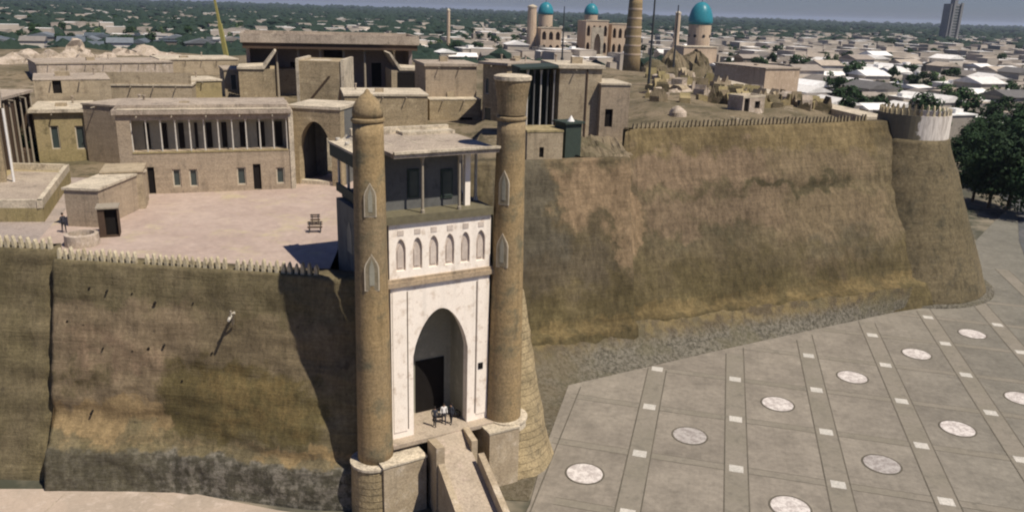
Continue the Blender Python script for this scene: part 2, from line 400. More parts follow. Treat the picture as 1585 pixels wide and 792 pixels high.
# ---- plaza with its paved bands, marble slabs and medallions
PO = Vector((19.528, 92.359, 0)); PU = Vector((7.546, -1.868, 0)); PV = Vector((-2.105, -8.354, 0))
def gp(i, j, z=0): q = PO+PU*i+PV*j; return Vector((q.x, q.y, z))
edge = [at(880, 597, 0), at(980, 574, 0), at(1100, 546, 0), at(1250, 513, 0), at(1395, 482, 0), Vector((55, 99, 0))]
pl = MB(); poly = [Vector((e.x, e.y, .10)) for e in edge]
poly += [Vector((62, 112, .10)), Vector((76, 128, .10)), Vector((125, 190, .10)), Vector((130, 20, .10)), Vector((-3, 10, .10)), Vector((1.2, 49, .10)), at(820, 780, .10), at(845, 690, .10)]
top = poly; bot = [Vector((p.x, p.y, -.05)) for p in poly]; k = len(poly)
pl.add(top+bot, [tuple(range(k))]+[(i, i+k, (i+1) % k+k, (i+1) % k) for i in range(k)])
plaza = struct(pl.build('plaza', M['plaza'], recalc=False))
def clipline(c, d0, half, fixed, z):   # parametric strips along grid lines, only inside the plaza polygon
    pass
P2 = [(p.x, p.y) for p in poly]
def inside(x, y, P=P2):
    r = False; j = len(P)-1
    for i in range(len(P)):
        xi, yi = P[i]; xj, yj = P[j]
        if (yi > y) != (yj > y) and x < (xj-xi)*(y-yi)/(yj-yi)+xi: r = not r
        j = i
    return r
def sheet(name, quads, m, z, parent):
    b = MB()
    for q in quads: b.add([Vector((p.x, p.y, z)) for p in q], [tuple(range(len(q)))])
    return b.build(name, m, parent, recalc=False)
def strip(axis, fixed, off0, off1, z, m, name, s0=-4, s1=8, step=.25):
    """strip along a grid line; offsets in cell units to either side"""
    qs = []; t = s0
    while t < s1:
        if axis == 'v': q = [gp(fixed+off0, t), gp(fixed+off1, t), gp(fixed+off1, t+step), gp(fixed+off0, t+step)]
        else: q = [gp(t, fixed+off0), gp(t+step, fixed+off0), gp(t+step, fixed+off1), gp(t, fixed+off1)]
        if all(inside(p.x, p.y) for p in q): qs.append(q)
        t += step
    if qs: return sheet(name, qs, m, z, plaza)
for i in range(-2, 10):
    strip('v', i, -.115, .115, .112, M['band'], 'paving_band')
    strip('v', i, -.125, -.112, .116, M['bandline'], 'joint_line'); strip('v', i, .112, .125, .116, M['bandline'], 'joint_line')
for j in range(-2, 9):
    strip('h', j, -.05, .05, .108, M['band'], 'paving_band', -2.2, 10)
    strip('h', j, -.058, -.05, .104, M['bandline'], 'joint_line', -2.2, 10); strip('h', j, .05, .058, .104, M['bandline'], 'joint_line', -2.2, 10)
for i in range(-2, 9):
    for j in range(-1, 8):
        c = gp(i, j)
        if not inside(c.x, c.y) or (i >= 8): continue
        q = [gp(i-.072, j-.06), gp(i+.072, j-.06), gp(i+.072, j+.06), gp(i-.072, j+.06)]
        if all(inside(p.x, p.y) for p in q): sheet('marble_slab', [q], M['whiteslab'], .122, plaza)
def ring(c, r0, r1, z, n=40):
    vs = []; fs = []
    for k in range(n):
        a = 2*math.pi*k/n; vs.append((c.x+r1*math.cos(a), c.y+r1*math.sin(a), z))
    if r0 > 0:
        for k in range(n):
            a = 2*math.pi*k/n; vs.append((c.x+r0*math.cos(a), c.y+r0*math.sin(a), z))
        fs = [(k, (k+1) % n, n+(k+1) % n, n+k) for k in range(n)]
    else: fs = [tuple(range(n))]
    return vs, fs
for i in range(-1, 8):
    for j in range(-2, 7):
        c = gp(i+.5, j+.5)
        if (i+j) % 2 == 0 and ((i+j) == 2 or True):
            pass
        if (i+j+1) % 2 == 0: continue
        # medallions sit in every second cell
        if not ((i+j) % 2 == 1): continue
for (i, j, wn) in [(-.5, 4.5, 0), (.5, 3.5, 1), (1.5, 2.5, 0), (2.5, 1.5, 0), (3.5, .5, 0), (4.5, -.5, 0), (1.5, 4.5, 0), (2.5, 3.5, 1), (3.5, 2.5, 0), (4.5, 1.5, 0), (5.5, .5, 0), (.5, 5.5, 0), (3.5, 4.5, 0), (4.5, 3.5, 0), (5.5, 2.5, 0)]:
    c = gp(i, j)
    b = MB(); vs, fs = ring(c, 0, 1.42, .126); b.add(vs, fs)
    md = b.build('medallion', M['med2'] if wn else M['med'], plaza, recalc=False)
    b = MB(); vs, fs = ring(c, 1.42, 1.58, .126); b.add(vs, fs); b.build('medallion_rim', M['bandline'], md, recalc=False)

# ---- foreground pavement lower left
pp = [at(-60, 757, 0), at(70, 757, 0), at(270, 756, 0), at(300, 764, 0), at(430, 790, 0), at(500, 800, 0), Vector((-8, 40, 0)), Vector((-8, 20, 0)), Vector((-60, 20, 0))]
g = MB(); g.add([Vector((p.x, p.y, .06)) for p in pp]+[Vector((p.x, p.y, -.05)) for p in pp], [tuple(range(9))]+[(i, i+9, (i+1) % 9+9, (i+1) % 9) for i in range(9)])
path = struct(g.build('pavement', M['path'], recalc=False))
for a, b_ in (((100, 764), (60, 800)), ((225, 758), (300, 800))):
    A, B = at(*a, .066), at(*b_, .066); d = (B-A).normalized(); nn = Vector((-d.y, d.x, 0))*.06
    q = MB(); q.add([A-nn, A+nn, B+nn, B-nn], [(0, 1, 2, 3)]); q.build('joint_line', M['deck'], path, recalc=False)
# ---- road behind the corner tower
g = MB()
rd = [(84, 112), (92, 128), (106, 152), (118, 190), (150, 250), (210, 320), (300, 400)]
for i in range(len(rd)-1):
    a, b_ = Vector((*rd[i], 0)), Vector((*rd[i+1], 0)); d = (b_-a).normalized(); nn = Vector((-d.y, d.x, 0))*7
    g.add([Vector((p.x, p.y, .14+.002*i)) for p in (a+nn, a-nn, b_-nn, b_+nn)], [(0, 1, 2, 3)])
struct(g.build('road', M['road'], recalc=False))
g = MB()
for k in range(7):
    a = Vector((66+k*5, 92+k*3.4, .175)); b_ = a+Vector((26, -9, 0)); g.add([a, b_, b_+Vector((.4, .9, 0)), a+Vector((.4, .9, 0))], [(0, 1, 2, 3)])
g.build('paving_band', M['whiteslab'], plaza, recalc=False)

# ------------------------------------------------------------------ citadel terrain
POLY = [(-230, 58.9), (-39, 58.9), (-13.5, 56.5), (-14, 62), (-8, 70), (-4, 80), (2, 85.2), (12.3, 88.5), (13.6, 95), (48, 109), (53, 106), (60, 134), (48, 200), (30, 230), (-60, 240), (-230, 240)]
def sd(x, y):
    m = 1e9; n_ = len(POLY)
    for i in range(n_):
        ax, ay = POLY[i]; bx, by = POLY[(i+1) % n_]; dx, dy = bx-ax, by-ay
        t = max(0, min(1, ((x-ax)*dx+(y-ay)*dy)/(dx*dx+dy*dy))); m = min(m, math.hypot(x-ax-t*dx, y-ay-t*dy))
    return m if inside(x, y, POLY) else -m
def hin(x, y):
    h = 16 + 3.0*ss(94, 112, y) + 1.2*ss(130, 190, y)
    if x > -6: h = max(h, 16+3.9*ss(70, 84, y))
    h += 1.3*ss(14, 22, x)*ss(96, 108, y)
    k = ss(14, 30, x)*ss(105, 125, y)+ss(0, 10, x)*ss(115, 130, y)*(1-ss(14, 30, x))
    h += k*(noise.noise(Vector((x*.06, y*.05, 3)))*.9+noise.noise(Vector((x*.2, y*.2, 1)))*.6)
    if x > 15 and y > 108: h -= 2.2*(1-ss(3, 16, max(0, sd(x, y))))
    h += (1-k)*ss(150, 160, y)*noise.noise(Vector((x*.05, y*.05, 9)))*1.2
    return h
def terr_h(x, y):
    s = sd(x, y)
    if s >= 0: return hin(x, y)
    back = ss(120, 140, y)
    # steep drop at the walls, long slope at the back
    return lerp(-2.0 if s < -.8 else hin(x, y), hin(x, y)*(1-ss(0, 22, -s))-.3, back)
g = MB(); xs = [-230+i*4 for i in range(38)]+[-78+i*1.6 for i in range(104)]; ys = [57+i*1.6 for i in range(60)]+[153+i*3 for i in range(37)]
for y in ys:
    for x in xs: g.v.append((x, y, terr_h(x, y)))
nx = len(xs)
for j in range(len(ys)-1):
    for i in range(nx-1):
        q = (j*nx+i, j*nx+i+1, (j+1)*nx+i+1, (j+1)*nx+i)
        hs = [g.v[t][2] for t in q]
        if max(hs) < -.2: continue
        if min(hs) < -1.5 : continue
        g.f.append(q); g.m.append(0)
struct(g.build('citadel_terrain', M['hill'], smooth=True, recalc=False))
# courtyard paving
cp = [at(108, 395, 16.06), at(507, 414, 16.06), Vector((-14.6, 63, 16.06)), at(512, 284, 16.06), at(455, 292, 16.06), at(190, 304, 16.06), at(228, 318, 16.06), at(60, 400, 16.06)]
cp = [Vector((-37.2, 58.3, 0)), Vector((-13.6, 56.9, 0)), Vector((-14.2, 63, 0)), Vector((-15.5, 90, 0)), Vector((-21, 92.5, 0)), Vector((-37, 80.2, 0)), Vector((-39, 79, 0)), Vector((-46, 86, 0))]
g = MB(); g.add([Vector((p.x, p.y, 16.10)) for p in cp], [tuple(range(len(cp)))]); struct(g.build('courtyard', M['court'], recalc=False))
g = MB(); g.add([Vector(p) for p in [(-75, 58.3, 16.06), (-37.2, 58.3, 16.06), (-46, 86, 16.06), (-80, 86, 16.06)]], [(0, 1, 2, 3)]); struct(g.build('lane', M['lane'], recalc=False))

# ------------------------------------------------------------------ walls
def wall_mesh(b, bot, topl, ns, nt_, thick, zback, amp=.25, prof=lambda s, t: 0, seed=0, freq=.35):
    """bot/topl: functions s->Vector; builds front grid, top, back and end faces"""
    base = len(b.v); rows = []
    for i in range(ns+1):
        s = i/ns; B_, T = bot(s), topl(s); B2, T2 = bot(min(1, s+.02)), topl(min(1, s+.02)); B1 = bot(max(0, s-.02))
        al = (B2-B1); al.z = 0; al.normalize(); nrm = Vector((al.y, -al.x, 0))
        row = []
        for j in range(nt_+1):
            t = j/nt_; P = B_.lerp(T, t)
            e = noise.fractal(Vector((P.x*freq+seed, P.y*freq, P.z*freq*1.8)), .9, 2.1, 4)*amp
            if 0 < j < nt_: P = P+nrm*e
            P = P+nrm*prof(s, t)
            row.append(P)
        bk = T-nrm*thick; row.append(Vector((bk.x, bk.y, T.z))); row.append(Vector((bk.x, bk.y, zback)))
        rows.append(row); b.v += [tuple(p) for p in row]
    m = nt_+3
    for i in range(ns):
        for j in range(m-1):
            b.f.append((base+i*m+j, base+(i+1)*m+j, base+(i+1)*m+j+1, base+i*m+j+1)); b.m.append(0)
    b.f.append(tuple(base+j for j in range(m-1, -1, -1))); b.m.append(0)
    b.f.append(tuple(base+ns*m+j for j in range(m))); b.m.append(0)
def pline(pts):
    def f(s):
        x = s*(len(pts)-1); i = min(int(x), len(pts)-2); return Vector(pts[i]).lerp(Vector(pts[i+1]), x-i)
    return f
def mer_mesh(wd, dp, h):
    b = MB(); o = Fr((0, 0), (1, 0))
    b.prism(o, [(-wd/2, 0), (wd/2, 0), (wd/2*.9, h*.5), (wd/2*.55, h*.82), (0, h), (-wd/2*.55, h*.82), (-wd/2*.9, h*.5)], -dp/2, dp/2)
    o = b.build('merlon', M['merlon']); me = o.data; bpy.data.objects.remove(o); return me
MER = mer_mesh(.26, .32, .95)
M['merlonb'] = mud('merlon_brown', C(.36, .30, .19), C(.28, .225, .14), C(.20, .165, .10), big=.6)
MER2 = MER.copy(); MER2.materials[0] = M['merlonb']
def merlons(parent, P, Q, n_, me=MER, sc=1, zf=None):
    off = wloc(parent); d = Vector(Q)-Vector(P); ang = math.atan2(d.y, d.x)
    for k in range(n_):
        if random.random() < .03: continue
        o = bpy.data.objects.new('merlon', me); COL.objects.link(o); o.parent = parent
        q = Vector(P)+d*((k+.5)/n_); o.location = q-off; o.rotation_euler = (random.uniform(-.04, .04), random.uniform(-.05, .05), ang)
        o.scale = (sc*random.uniform(.88, 1.15), sc*random.uniform(.85, 1.15), sc*random.uniform(.82, 1.08))
ZL = 16.35
# main left section (from seam at -36.2 to gate)
def lprof(s, t):
    z = t*16.35
    a = .55*(1-ss(2.9, 3.3, z))              # stone footing
    a += .25*ss(5, 3.4, z)*(s < .45)
    a += -.35*math.exp(-((z-4.9)/.9)**2)*ss(.5, .3, s)
    a += .5*math.exp(-((s-.72)/.18)**2)*math.exp(-((z-4)/4)**2)
    return a
t1 = thing('fortress_wall', 'long brown rammed earth wall with pale saw-toothed merlons left of the gate', 'wall', (-24, 53, 0))
b = MB()
lb = pline([(-34.0, 52.0, 0), (-29.5, 52.2, 0), (-24.5, 52.3, 0), (-18, 51.2, 0), (-13.4, 50.6, 0), (-9.5, 50.6, 0)])
lt = pline([(-34.0, 56.4, ZL), (-30, 56.0, ZL), (-24, 55.4, ZL), (-18, 54.85, ZL), (-13.0, 54.3, ZL), (-10.0, 54.0, ZL)])
wall_mesh(b, lb, lt, 110, 64, 1.6, 14, .2, lprof, 3)
b.build('wall_body', M['lwall'], t1, smooth=True, recalc=True)
merlons(t1, (-33.9, 56.75, ZL-.05), (-13.8, 54.72, ZL-.05), 41)
t2 = thing('fortress_wall', 'short brown wall section at the left edge, set back behind a dark seam', 'wall', (-45, 54, 0))
b = MB()
wall_mesh(b, pline([(-66, 52.6, 0), (-34.8, 52.6, 0), (-33.9, 53.0, 0)]), pline([(-66, 58.6, ZL+.5), (-34.8, 57.1, ZL+.5), (-34.1, 57.5, ZL+.5)]), 70, 50, 1.6, 14, .30, seed=11)
b.build('wall_body', M['lwall'], t2, smooth=True)
merlons(t2, (-62, 58.6, ZL+.45), (-34.4, 57.4, ZL+.45), 50)
# dark erosion scars on the left wall: wooden spout and its streak
# beam stubs
def project(P):
    v = Vector(P)-Vector((0, 0, HC)); d = v.dot(Fv); return 792.5+F0*v.dot(Rv)/d, 396-F0*v.dot(Uv)/d
def wall_pt(x, y):
    best = None
    for i in range(120):
        for j in range(80):
            P = lb(i/119).lerp(lt(i/119), j/79); q = project(P); e = (q[0]-x)**2+(q[1]-y)**2
            if best is None or e < best[0]: best = (e, P)
    return best[1]
sp = thing('water_spout', 'bent wooden water spout sticking out high on the left wall', 'spout', (0, 0, 0))
sb = wall_pt(362, 486)+Vector((0, .3, 0)); sp.location = sb
b = MB(); b.tube([sb, sb+Vector((.1, -1.0, .25)), sb+Vector((.2, -1.9, .15))], [.12, .12, .10]); b.build('pipe', M['palepost'], sp)
b = MB(); b.tube([sb+Vector((0, -.6, -.7)), sb+Vector((.3, -1.2, .45))], .08); b.build('brace', M['woodpost'], sp)
b = MB(); b.tube([sb+Vector((.15, -1.5, .2)), sb+Vector((.3, -1.6, .75))], .07); b.build('prop', M['woodpost'], sp)
for (x, y) in [(140, 444), (163, 450), (205, 452), (105, 498), (132, 502), (159, 537), (203, 540), (231, 537), (252, 537), (141, 640), (300, 470), (330, 545), (410, 500), (280, 590), (240, 470)]:
    q = wall_pt(x, y); b = MB(); b.tube([q+Vector((0, .6, .1)), q+Vector((random.uniform(-.06, .06), -random.uniform(.06, .16), -.04))], random.uniform(.06, .11), 6); b.build('beam_stub', M['dark'], t1)

# right walls
t3 = thing('fortress_wall', 'huge sloping mud wall with fine merlons running right to the corner tower', 'wall', (30, 92, 0))
b = MB()
rb = pline([(11.5, 81.2, 0), (22, 85.3, 0), (34, 90.0, 0), (46, 94.9, 0), (54, 98.2, 0)])
rt = pline([(13.2, 93.0, 22.2), (22, 96.6, 22.2), (34, 101.6, 22.2), (45, 106.2, 22.3), (52, 109.1, 22.3)])
def rprof(s, t):
    z = t*22.2
    return .85*(1-ss(3.0, 3.25, z))-.35*math.exp(-((z-14.6)/.7)**2)*ss(.3, .6, s)+.25*ss(11, 8, z)
wall_mesh(b, rb, rt, 120, 70, 1.4, 17, .26, rprof, 5, .16)
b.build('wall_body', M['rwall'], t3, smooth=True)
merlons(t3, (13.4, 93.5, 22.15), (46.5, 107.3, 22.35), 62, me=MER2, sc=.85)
t4 = thing('fortress_wall', 'lower sloping mud wall with a bright pinkish patch just right of the gate', 'wall', (6, 80, 0))
b = MB()
mb_ = pline([(-14, 69.5, 0), (-5, 73.0, 0), (2.9, 75.6, 0), (13.6, 79.9, 0)])
mt_ = pline([(-14, 77.8, 20), (-5, 80.5, 20), (1.2, 82.7, 20), (12.4, 86.7, 20)])
wall_mesh(b, mb_, mt_, 80, 60, 1.6, 15, .25, lambda s, t: .8*(1-ss(3.0, 3.25, t*20))+.2, 8, .25)
b.build('wall_body', M['rwall'], t4, smooth=True)
# short return wall closing the step between the two tops
t5 = thing('fortress_wall', 'short end wall where the big right wall steps up above the lower section', 'wall', (12.6, 90, 0))
b = MB()
wall_mesh(b, pline([(9.6, 80.6, 0), (10.8, 80.2, 0), (13.5, 81.6, 0)]), pline([(12.35, 90.6, 22.2), (12.9, 91.6, 22.2), (14.2, 93.0, 22.2)]), 12, 50, 1.5, 16, .3, seed=9)
b.build('wall_body', M['rwall'], t5, smooth=True)
# link wall from the gate's rear to the lower wall (hidden side of the gate)
t6 = thing('fortress_wall', 'wall hidden in shade joining the back of the gate to the lower right wall', 'wall', (-7, 70, 0))
b = MB(); b.hexa([(-7.5, 60, 0), (-5, 62, 0), (-3, 84, 0), (-12, 84, 0), (-9, 62, 16.5), (-7, 63, 16.5), (-6, 80, 16.5), (-11, 80, 16.5)]); b.build('wall_body', M['rwall'], t6)

# gravel bank
g = MB(); N1 = 90
for i in range(N1+1):
    s = i/N1
    top_ = Vector((lerp(.6, 51, s), 0, 3.0)); top_.y = 74.6+(top_.x-.6)*(95.4-74.6)/50.4+.9
    e = pline(edge[:5]); bo = e(s)
    if s < .02: bo = Vector((1.5, 62, 0))
    for j in range(9):
        t = j/8; P = Vector((bo.x, bo.y, -.05)).lerp(Vector((top_.x, top_.y, 3.1)), t); P.z += (noise.noise(P*.5)*.35 + noise.noise(P*1.7)*.2)*(t > 0)*(.3+t) - .5*math.sin(math.pi*t)
        g.v.append(tuple(P))
for i in range(N1):
    for j in range(8):
        g.f.append((i*9+j, (i+1)*9+j, (i+1)*9+j+1, i*9+j+1)); g.m.append(0)
struct(g.build('gravel_bank', M['gravel'], smooth=True, recalc=False))
g = MB(); gp_ = [at(880, 597, .05), at(845, 690, .05), at(818, 775, .05), Vector((-2, 52, .05)), Vector((-3, 78, .05)), Vector((3, 78, .05))]
g.add(gp_, [tuple(range(6))]); struct(g.build('verge', M['gravel'], recalc=False))

# corner tower
TC = (54.0, 110.0); TB0, TT0 = 12.7, 4.75
tw = thing('corner_tower', 'massive tapering round corner tower with a crown half pale, half dark', 'tower', (54, 110, 0))
b = MB(); n_ = 96; prof = []
for k in range(40):
    t = k/39; prof.append((lerp(TB0, TT0, t**.97), 20.2*t))
b.lathe(TC, prof, n_)
bb = []
for v in b.v:
    P = Vector(v); e = noise.fractal(P*.22, .9, 2.1, 4)*.22; d = P-Vector((TC[0], TC[1], P.z))
    bb.append(tuple(P+d.normalized()*e*(.2 if P.z > 19.5 else 1)))
M['towermud'] = mud('corner_tower_mud', C(.115, .094, .054), C(.15, .12, .07), C(.08, .07, .045), big=.12, mid=.5, fine=3, bands=.22, grime=.7, fs=.45)
b.v = bb; b.build('tower_body', M['towermud'], tw, smooth=True)
b = MB(); b.lathe(TC, [(4.6, 20.1), (4.55, 23.3), (4.1, 23.3), (4.1, 21.5)], 48)
nw_ = NB('crown_dark_left_pale_right'); sd_ = nw_.math('SUBTRACT', nw_.dot((.90, -.44, 0)), .90*54-.44*110)  # crown colour splits across the tower: dark left part, pale right part
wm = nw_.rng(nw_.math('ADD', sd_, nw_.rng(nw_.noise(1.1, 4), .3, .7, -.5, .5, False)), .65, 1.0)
M['crowntones'] = nw_.done(nw_.mix(wm, nw_.mix(nw_.noise(1.5, 5), C(.13, .12, .085), C(.20, .17, .12)), nw_.mix(nw_.rng(nw_.noise(1, 5, .7, sc=(2, 2, .3)), .4, .65), C(.66, .61, .55), C(.40, .36, .32))), .9)
M['merlon2'] = mud('merlon_brown_clay', C(.34, .28, .18), C(.26, .21, .13), C(.18, .15, .095), big=.6)
cr = b.build('crown', M['crowntones'], tw)
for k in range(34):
    a = 2*math.pi*k/34; o = bpy.data.objects.new('merlon', MER if .9*math.cos(a)-.44*math.sin(a) > .2 else MER2); COL.objects.link(o); o.parent = cr  # browner merlons on the dark left part of the crown
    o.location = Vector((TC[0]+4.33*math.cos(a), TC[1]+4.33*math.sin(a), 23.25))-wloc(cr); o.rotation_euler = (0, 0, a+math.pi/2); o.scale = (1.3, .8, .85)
# footing step round the tower
g = MB(); g.lathe(TC, [(13.6, -.05), (13.5, .3), (12.2, .35)], 64, cap=False); struct(g.build('tower_footing_pavement', M['gravel'], recalc=True))

# ------------------------------------------------------------------ gate
GA = at(608, 680, 5); GB = at(753, 645, 5); fg = Fr(GA, GB); GW = fg.w; GD = 9.0
gate = thing('fortress_gate', 'tall white-fronted fortress gate with pointed arch, blind arcade and open loggia', 'gate', fg.p(GW/2, 0, 0))
zS = 17.0    # cornice between portal and arcade
A0, _ = fg.px(640, 600); A1, _ = fg.px(723, 600); AC = (A0+A1)/2
_, zap = fg.px(685, 476); _, zsp = fg.px(640, 552)
zap = max(zap, 14)
def arch_z(a, A0, A1, zs, za):      # pointed arch curve
    c = (A0+A1)/2; h = (A1-A0)/2; t = abs(a-c)/h; return zs+(za-zs)*(1-t**1.9)**.75 if t < 1 else zs
def arch_wall(b, fr, a0, a1, z0, z1, A0, A1, zb, zs, za, d0, d1, n=24):
    # left / right solids, strips over the arch, reveals
    if A0-a0 > .001: b.box(fr, a0, A0, d0, d1, z0, z1)
    if a1-A1 > .001: b.box(fr, A1, a1, d0, d1, z0, z1)
    if zb > z0+.001: b.box(fr, A0, A1, d0, d1, z0, zb)
    for k in range(n):
        p, q = lerp(A0, A1, k/n), lerp(A0, A1, (k+1)/n); zp, zq = arch_z(p, A0, A1, zs, za), arch_z(q, A0, A1, zs, za)
        b.hexa([fr.p(p, d0, zp), fr.p(q, d0, zq), fr.p(q, d1, zq), fr.p(p, d1, zp), fr.p(p, d0, z1), fr.p(q, d0, z1), fr.p(q, d1, z1), fr.p(p, d1, z1)])
b = MB(); arch_wall(b, fg, 0, GW, 5.0, zS-.35, A0, A1, 5.0, zsp, zap, 0, .7)
b.build('portal_wall', M['plaster'], gate)
# raised panel frames (grooves) on the portal
aL, _ = fg.px(632, 600); aR, _ = fg.px(735, 600)
for (p, q) in ((.12, aL-.10), (aR+.10, GW-.12)): b = MB(); b.box(fg, p, q, -.05, .02, 5.5, zS-.7); b.build('portal_pilaster', M['plaster'], gate)
b = MB(); b.box(fg, aL-.05, aL+.02, -.012, .02, 5.6, zS-.8); b.box(fg, aR-.02, aR+.05, -.012, .02, 5.6, zS-.8)
b.build('panel_groove', M['wood'], gate)
ax, az = fg.px(743, 565); b = MB(); b.box(fg, ax-.2, ax+.2, -.09, .02, az-.25, az+.25); b.build('wall_plaque', M['dark'], gate)
# recess
RD = 3.0
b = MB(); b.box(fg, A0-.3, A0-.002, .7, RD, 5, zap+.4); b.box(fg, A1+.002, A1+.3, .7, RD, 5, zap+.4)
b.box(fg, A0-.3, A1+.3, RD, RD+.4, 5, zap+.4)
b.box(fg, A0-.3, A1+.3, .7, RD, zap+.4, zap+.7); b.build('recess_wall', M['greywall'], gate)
b = MB(); b.box(fg, -.3, GW+.3, -.9, RD+.4, 4.7, 5.0); b.build('threshold', M['deck'], gate)
dl, dz = fg.px(643, 559, RD-.03); dr, _ = fg.px(687, 559, RD-.03); 
b = MB(); b.box(fg, max(dl, A0+.02), dr, RD-.06, RD-.004, 5.02, dz); b.build('doorway', M['dark'], gate)
# cornice
b = MB(); b.box(fg, -.25, GW+.25, -.22, .8, zS-.35, zS); b.box(fg, -.25, GW+.25, -.12, .8, zS, zS+.22)
b.build('cornice', M['cornice'], gate)
# arcade storey with six blind niches
zF = 21.35; SX = -1.05
b = MB(); b.box(fg, 0, GW, .18, .8, zS+.22, zF)
b.build('arcade_backing', M['niche'], gate)
NN = 6; nw = (GW-.35)/NN
b = MB()
for k in range(NN):
    s0 = .18+k*nw; s1 = s0+nw
    arch_wall(b, fg, s0, s1, zS+.22, zF-.003, s0+.25, s1-.25, zS+.75, zS+2.35, zS+3.0, 0, .178, 12)
b.box(fg, -.05, .178, 0, .178, zS+.22, zF-.003); b.box(fg, GW-.172, GW, 0, .178, zS+.22, zF-.003)
b.build('blind_arcade', M['plaster'], gate)
for k in range(NN):
    c = .18+(k+.5)*nw
    b = MB(); b.box(fg, c-.22, c+.22, -.03, .02, zS+3.25, zS+3.62); b.build('niche_hood', M['niche'], gate)
    b = MB(); b.prism(fg, [(c-.2, zS+.95), (c+.2, zS+.95), (c+.2, zS+2.2), (c, zS+2.6), (c-.2, zS+2.2)], .12, .177); b.build('niche_panel', M['niche'], gate)
M['greendoor2'] = flat('dull_green_brown_timber', C(.14, .125, .08), .25)
# loggia floor slab and body
b = MB(); b.box(fg, -.3, GW+.05, -.22, GD+.2, zF-.25, zF+.3); b.build('loggia_floor', M['greendoor2'], gate)
b = MB(); b.box(fg, -1.2, GW+.9, .81, GD, 4.7, zF-.004)
# cut the recess out of the body: build as side masses instead
b = MB()
b.box(fg, -.8, A0-.31, .81, GD, 0, zF-.254); b.box(fg, A1+.31, GW+.6, .81, GD, 0, zF-.254)
b.box(fg, A0-.31, A1+.31, RD+.41, GD, 0, zF-.258); b.box(fg, A0-.31, A1+.31, .81, RD+.41, zap+.71, zF-.262)
b.box(fg, A0-.31, A1+.31, .81, RD+.41, 0, 4.69)
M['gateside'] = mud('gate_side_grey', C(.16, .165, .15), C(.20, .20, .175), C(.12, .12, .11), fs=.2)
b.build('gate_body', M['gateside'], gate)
# side arch niche (left side face)
fs_ = Fr(fg.p(-.8, GD, 0), fg.p(-.8, 1.0, 0))    # left face seen from outside
b = MB()
b.prism(fs_, [(1.2, 9.5), (4.2, 9.5), (4.2, 13.6), (2.7, 15.4), (1.2, 13.6)], -.03, .02); b.build('side_arch', M['dark'], gate)
for c in (3.0, 6.4):
    b = MB(); b.prism(fs_, [(c-.5, 17.6), (c+.5, 17.6), (c+.5, 19.2), (c, 20), (c-.5, 19.2)], -.05, .02); b.build('side_niche', M['greywall'], gate)
# loggia: inner wall, posts, roof
zR = 25.55
b = MB(); W1 = 5.35
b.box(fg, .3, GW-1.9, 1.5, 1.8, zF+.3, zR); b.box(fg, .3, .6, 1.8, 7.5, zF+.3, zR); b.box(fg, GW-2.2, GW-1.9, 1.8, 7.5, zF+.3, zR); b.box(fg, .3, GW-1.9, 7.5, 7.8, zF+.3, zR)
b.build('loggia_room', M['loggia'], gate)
for x0, x1 in ((630, 648), (682, 700)):
    a, z = fg.px(x0, 262, 1.5); a2, z2 = fg.px(x1, 305, 1.5); 
    b = MB(); b.box(fg, a, a2, 1.42, 1.51, z2, z); f_ = b.build('window', M['greendoor'], gate)
    b = MB(); b.box(fg, a+.12, a2-.12, 1.38, 1.43, z2+.15, z-.15); b.build('pane', M['glass'], f_)
def posts(lst, m=M['palepost'], r=.07, nm='post'):
    for (a, d) in lst:
        b = MB(); c = fg.p(a, d, 0); b.lathe((c.x, c.y), [(r*1.5, zF+.3), (r*1.5, zF+.5), (r, zF+.55), (r*.8, zR-.5), (r*1.7, zR-.12), (r*1.7, zR)], 10); b.build(nm, m, gate)
pa = [fg.px(x, 300)[0] for x in (655, 712)]
posts([(pa[0], .1), (pa[1], .1)], m=M['woodpost'], r=.1)
for (p_, q_, e_) in ((GW-1.62, GW-1.22, .9), (GW-.55, GW-.2, 3.0), (GW-1.5, GW-1.1, 5.5)):
    b = MB(); b.box(fg, p_, q_, e_, e_+.35, zF+.3, zR); b.build('plaster_pier', M['plaster'], gate)
posts([(GW-.15, 2.2), (GW-.15, 4.6), (GW-.15, 7), (GW-.15, 9.4), (GW-1.3, 9.6)], r=.12)
posts([(-.45, 2.6), (-.45, 4.8), (-.45, 7), (-.45, 9.2)], m=M['palepost'], r=.11)
b = MB(); b.box(fg, -.78, -.6, 1.2, GD, zF+.3, zF+.9); b.build('side_parapet', M['greendoor'], gate)
b = MB()
b.box(fg, .25, GW+.4, -.35, 8.6, zR, zR+.28); b.build('roof_slab', M['roofpink'], gate)
b = MB(); b.box(fg, .25, GW+.4, -.5, -.2, zR+.284, zR+.44); b.box(fg, .25, GW+.45, 8.2, 8.6, zR+.284, zR+.75); b.box(fg, 3.8, GW+.45, 7.0, 8.19, zR+.284, zR+.5)
for k in range(3): b.box(fg, 1.4+k*2.0, 1.5+k*2.0, 3.18, 6.95, zR+.284, zR+.30)
b.build('roof_edge', M['rooflight'], gate)
# lower curved side roof on the left
b = MB(); q = []
for k in range(9):
    t = k/8; a = lerp(.24, -1.15, t); z = zR+.2 - 1.35*(t**.6)*.55 + .35*t*t
    q.append((a, z))
b.prism(fg, q+[(a, z-.16) for a, z in reversed(q)], 1.4, GD+.4); b.build('side_roof', M['rooflight'], gate)
b = MB(); b.box(fg, -1.12, -.95, 1.6, GD+.2, zR-1.25, zR-.32); b.build('side_beam', M['greendoor'], gate)
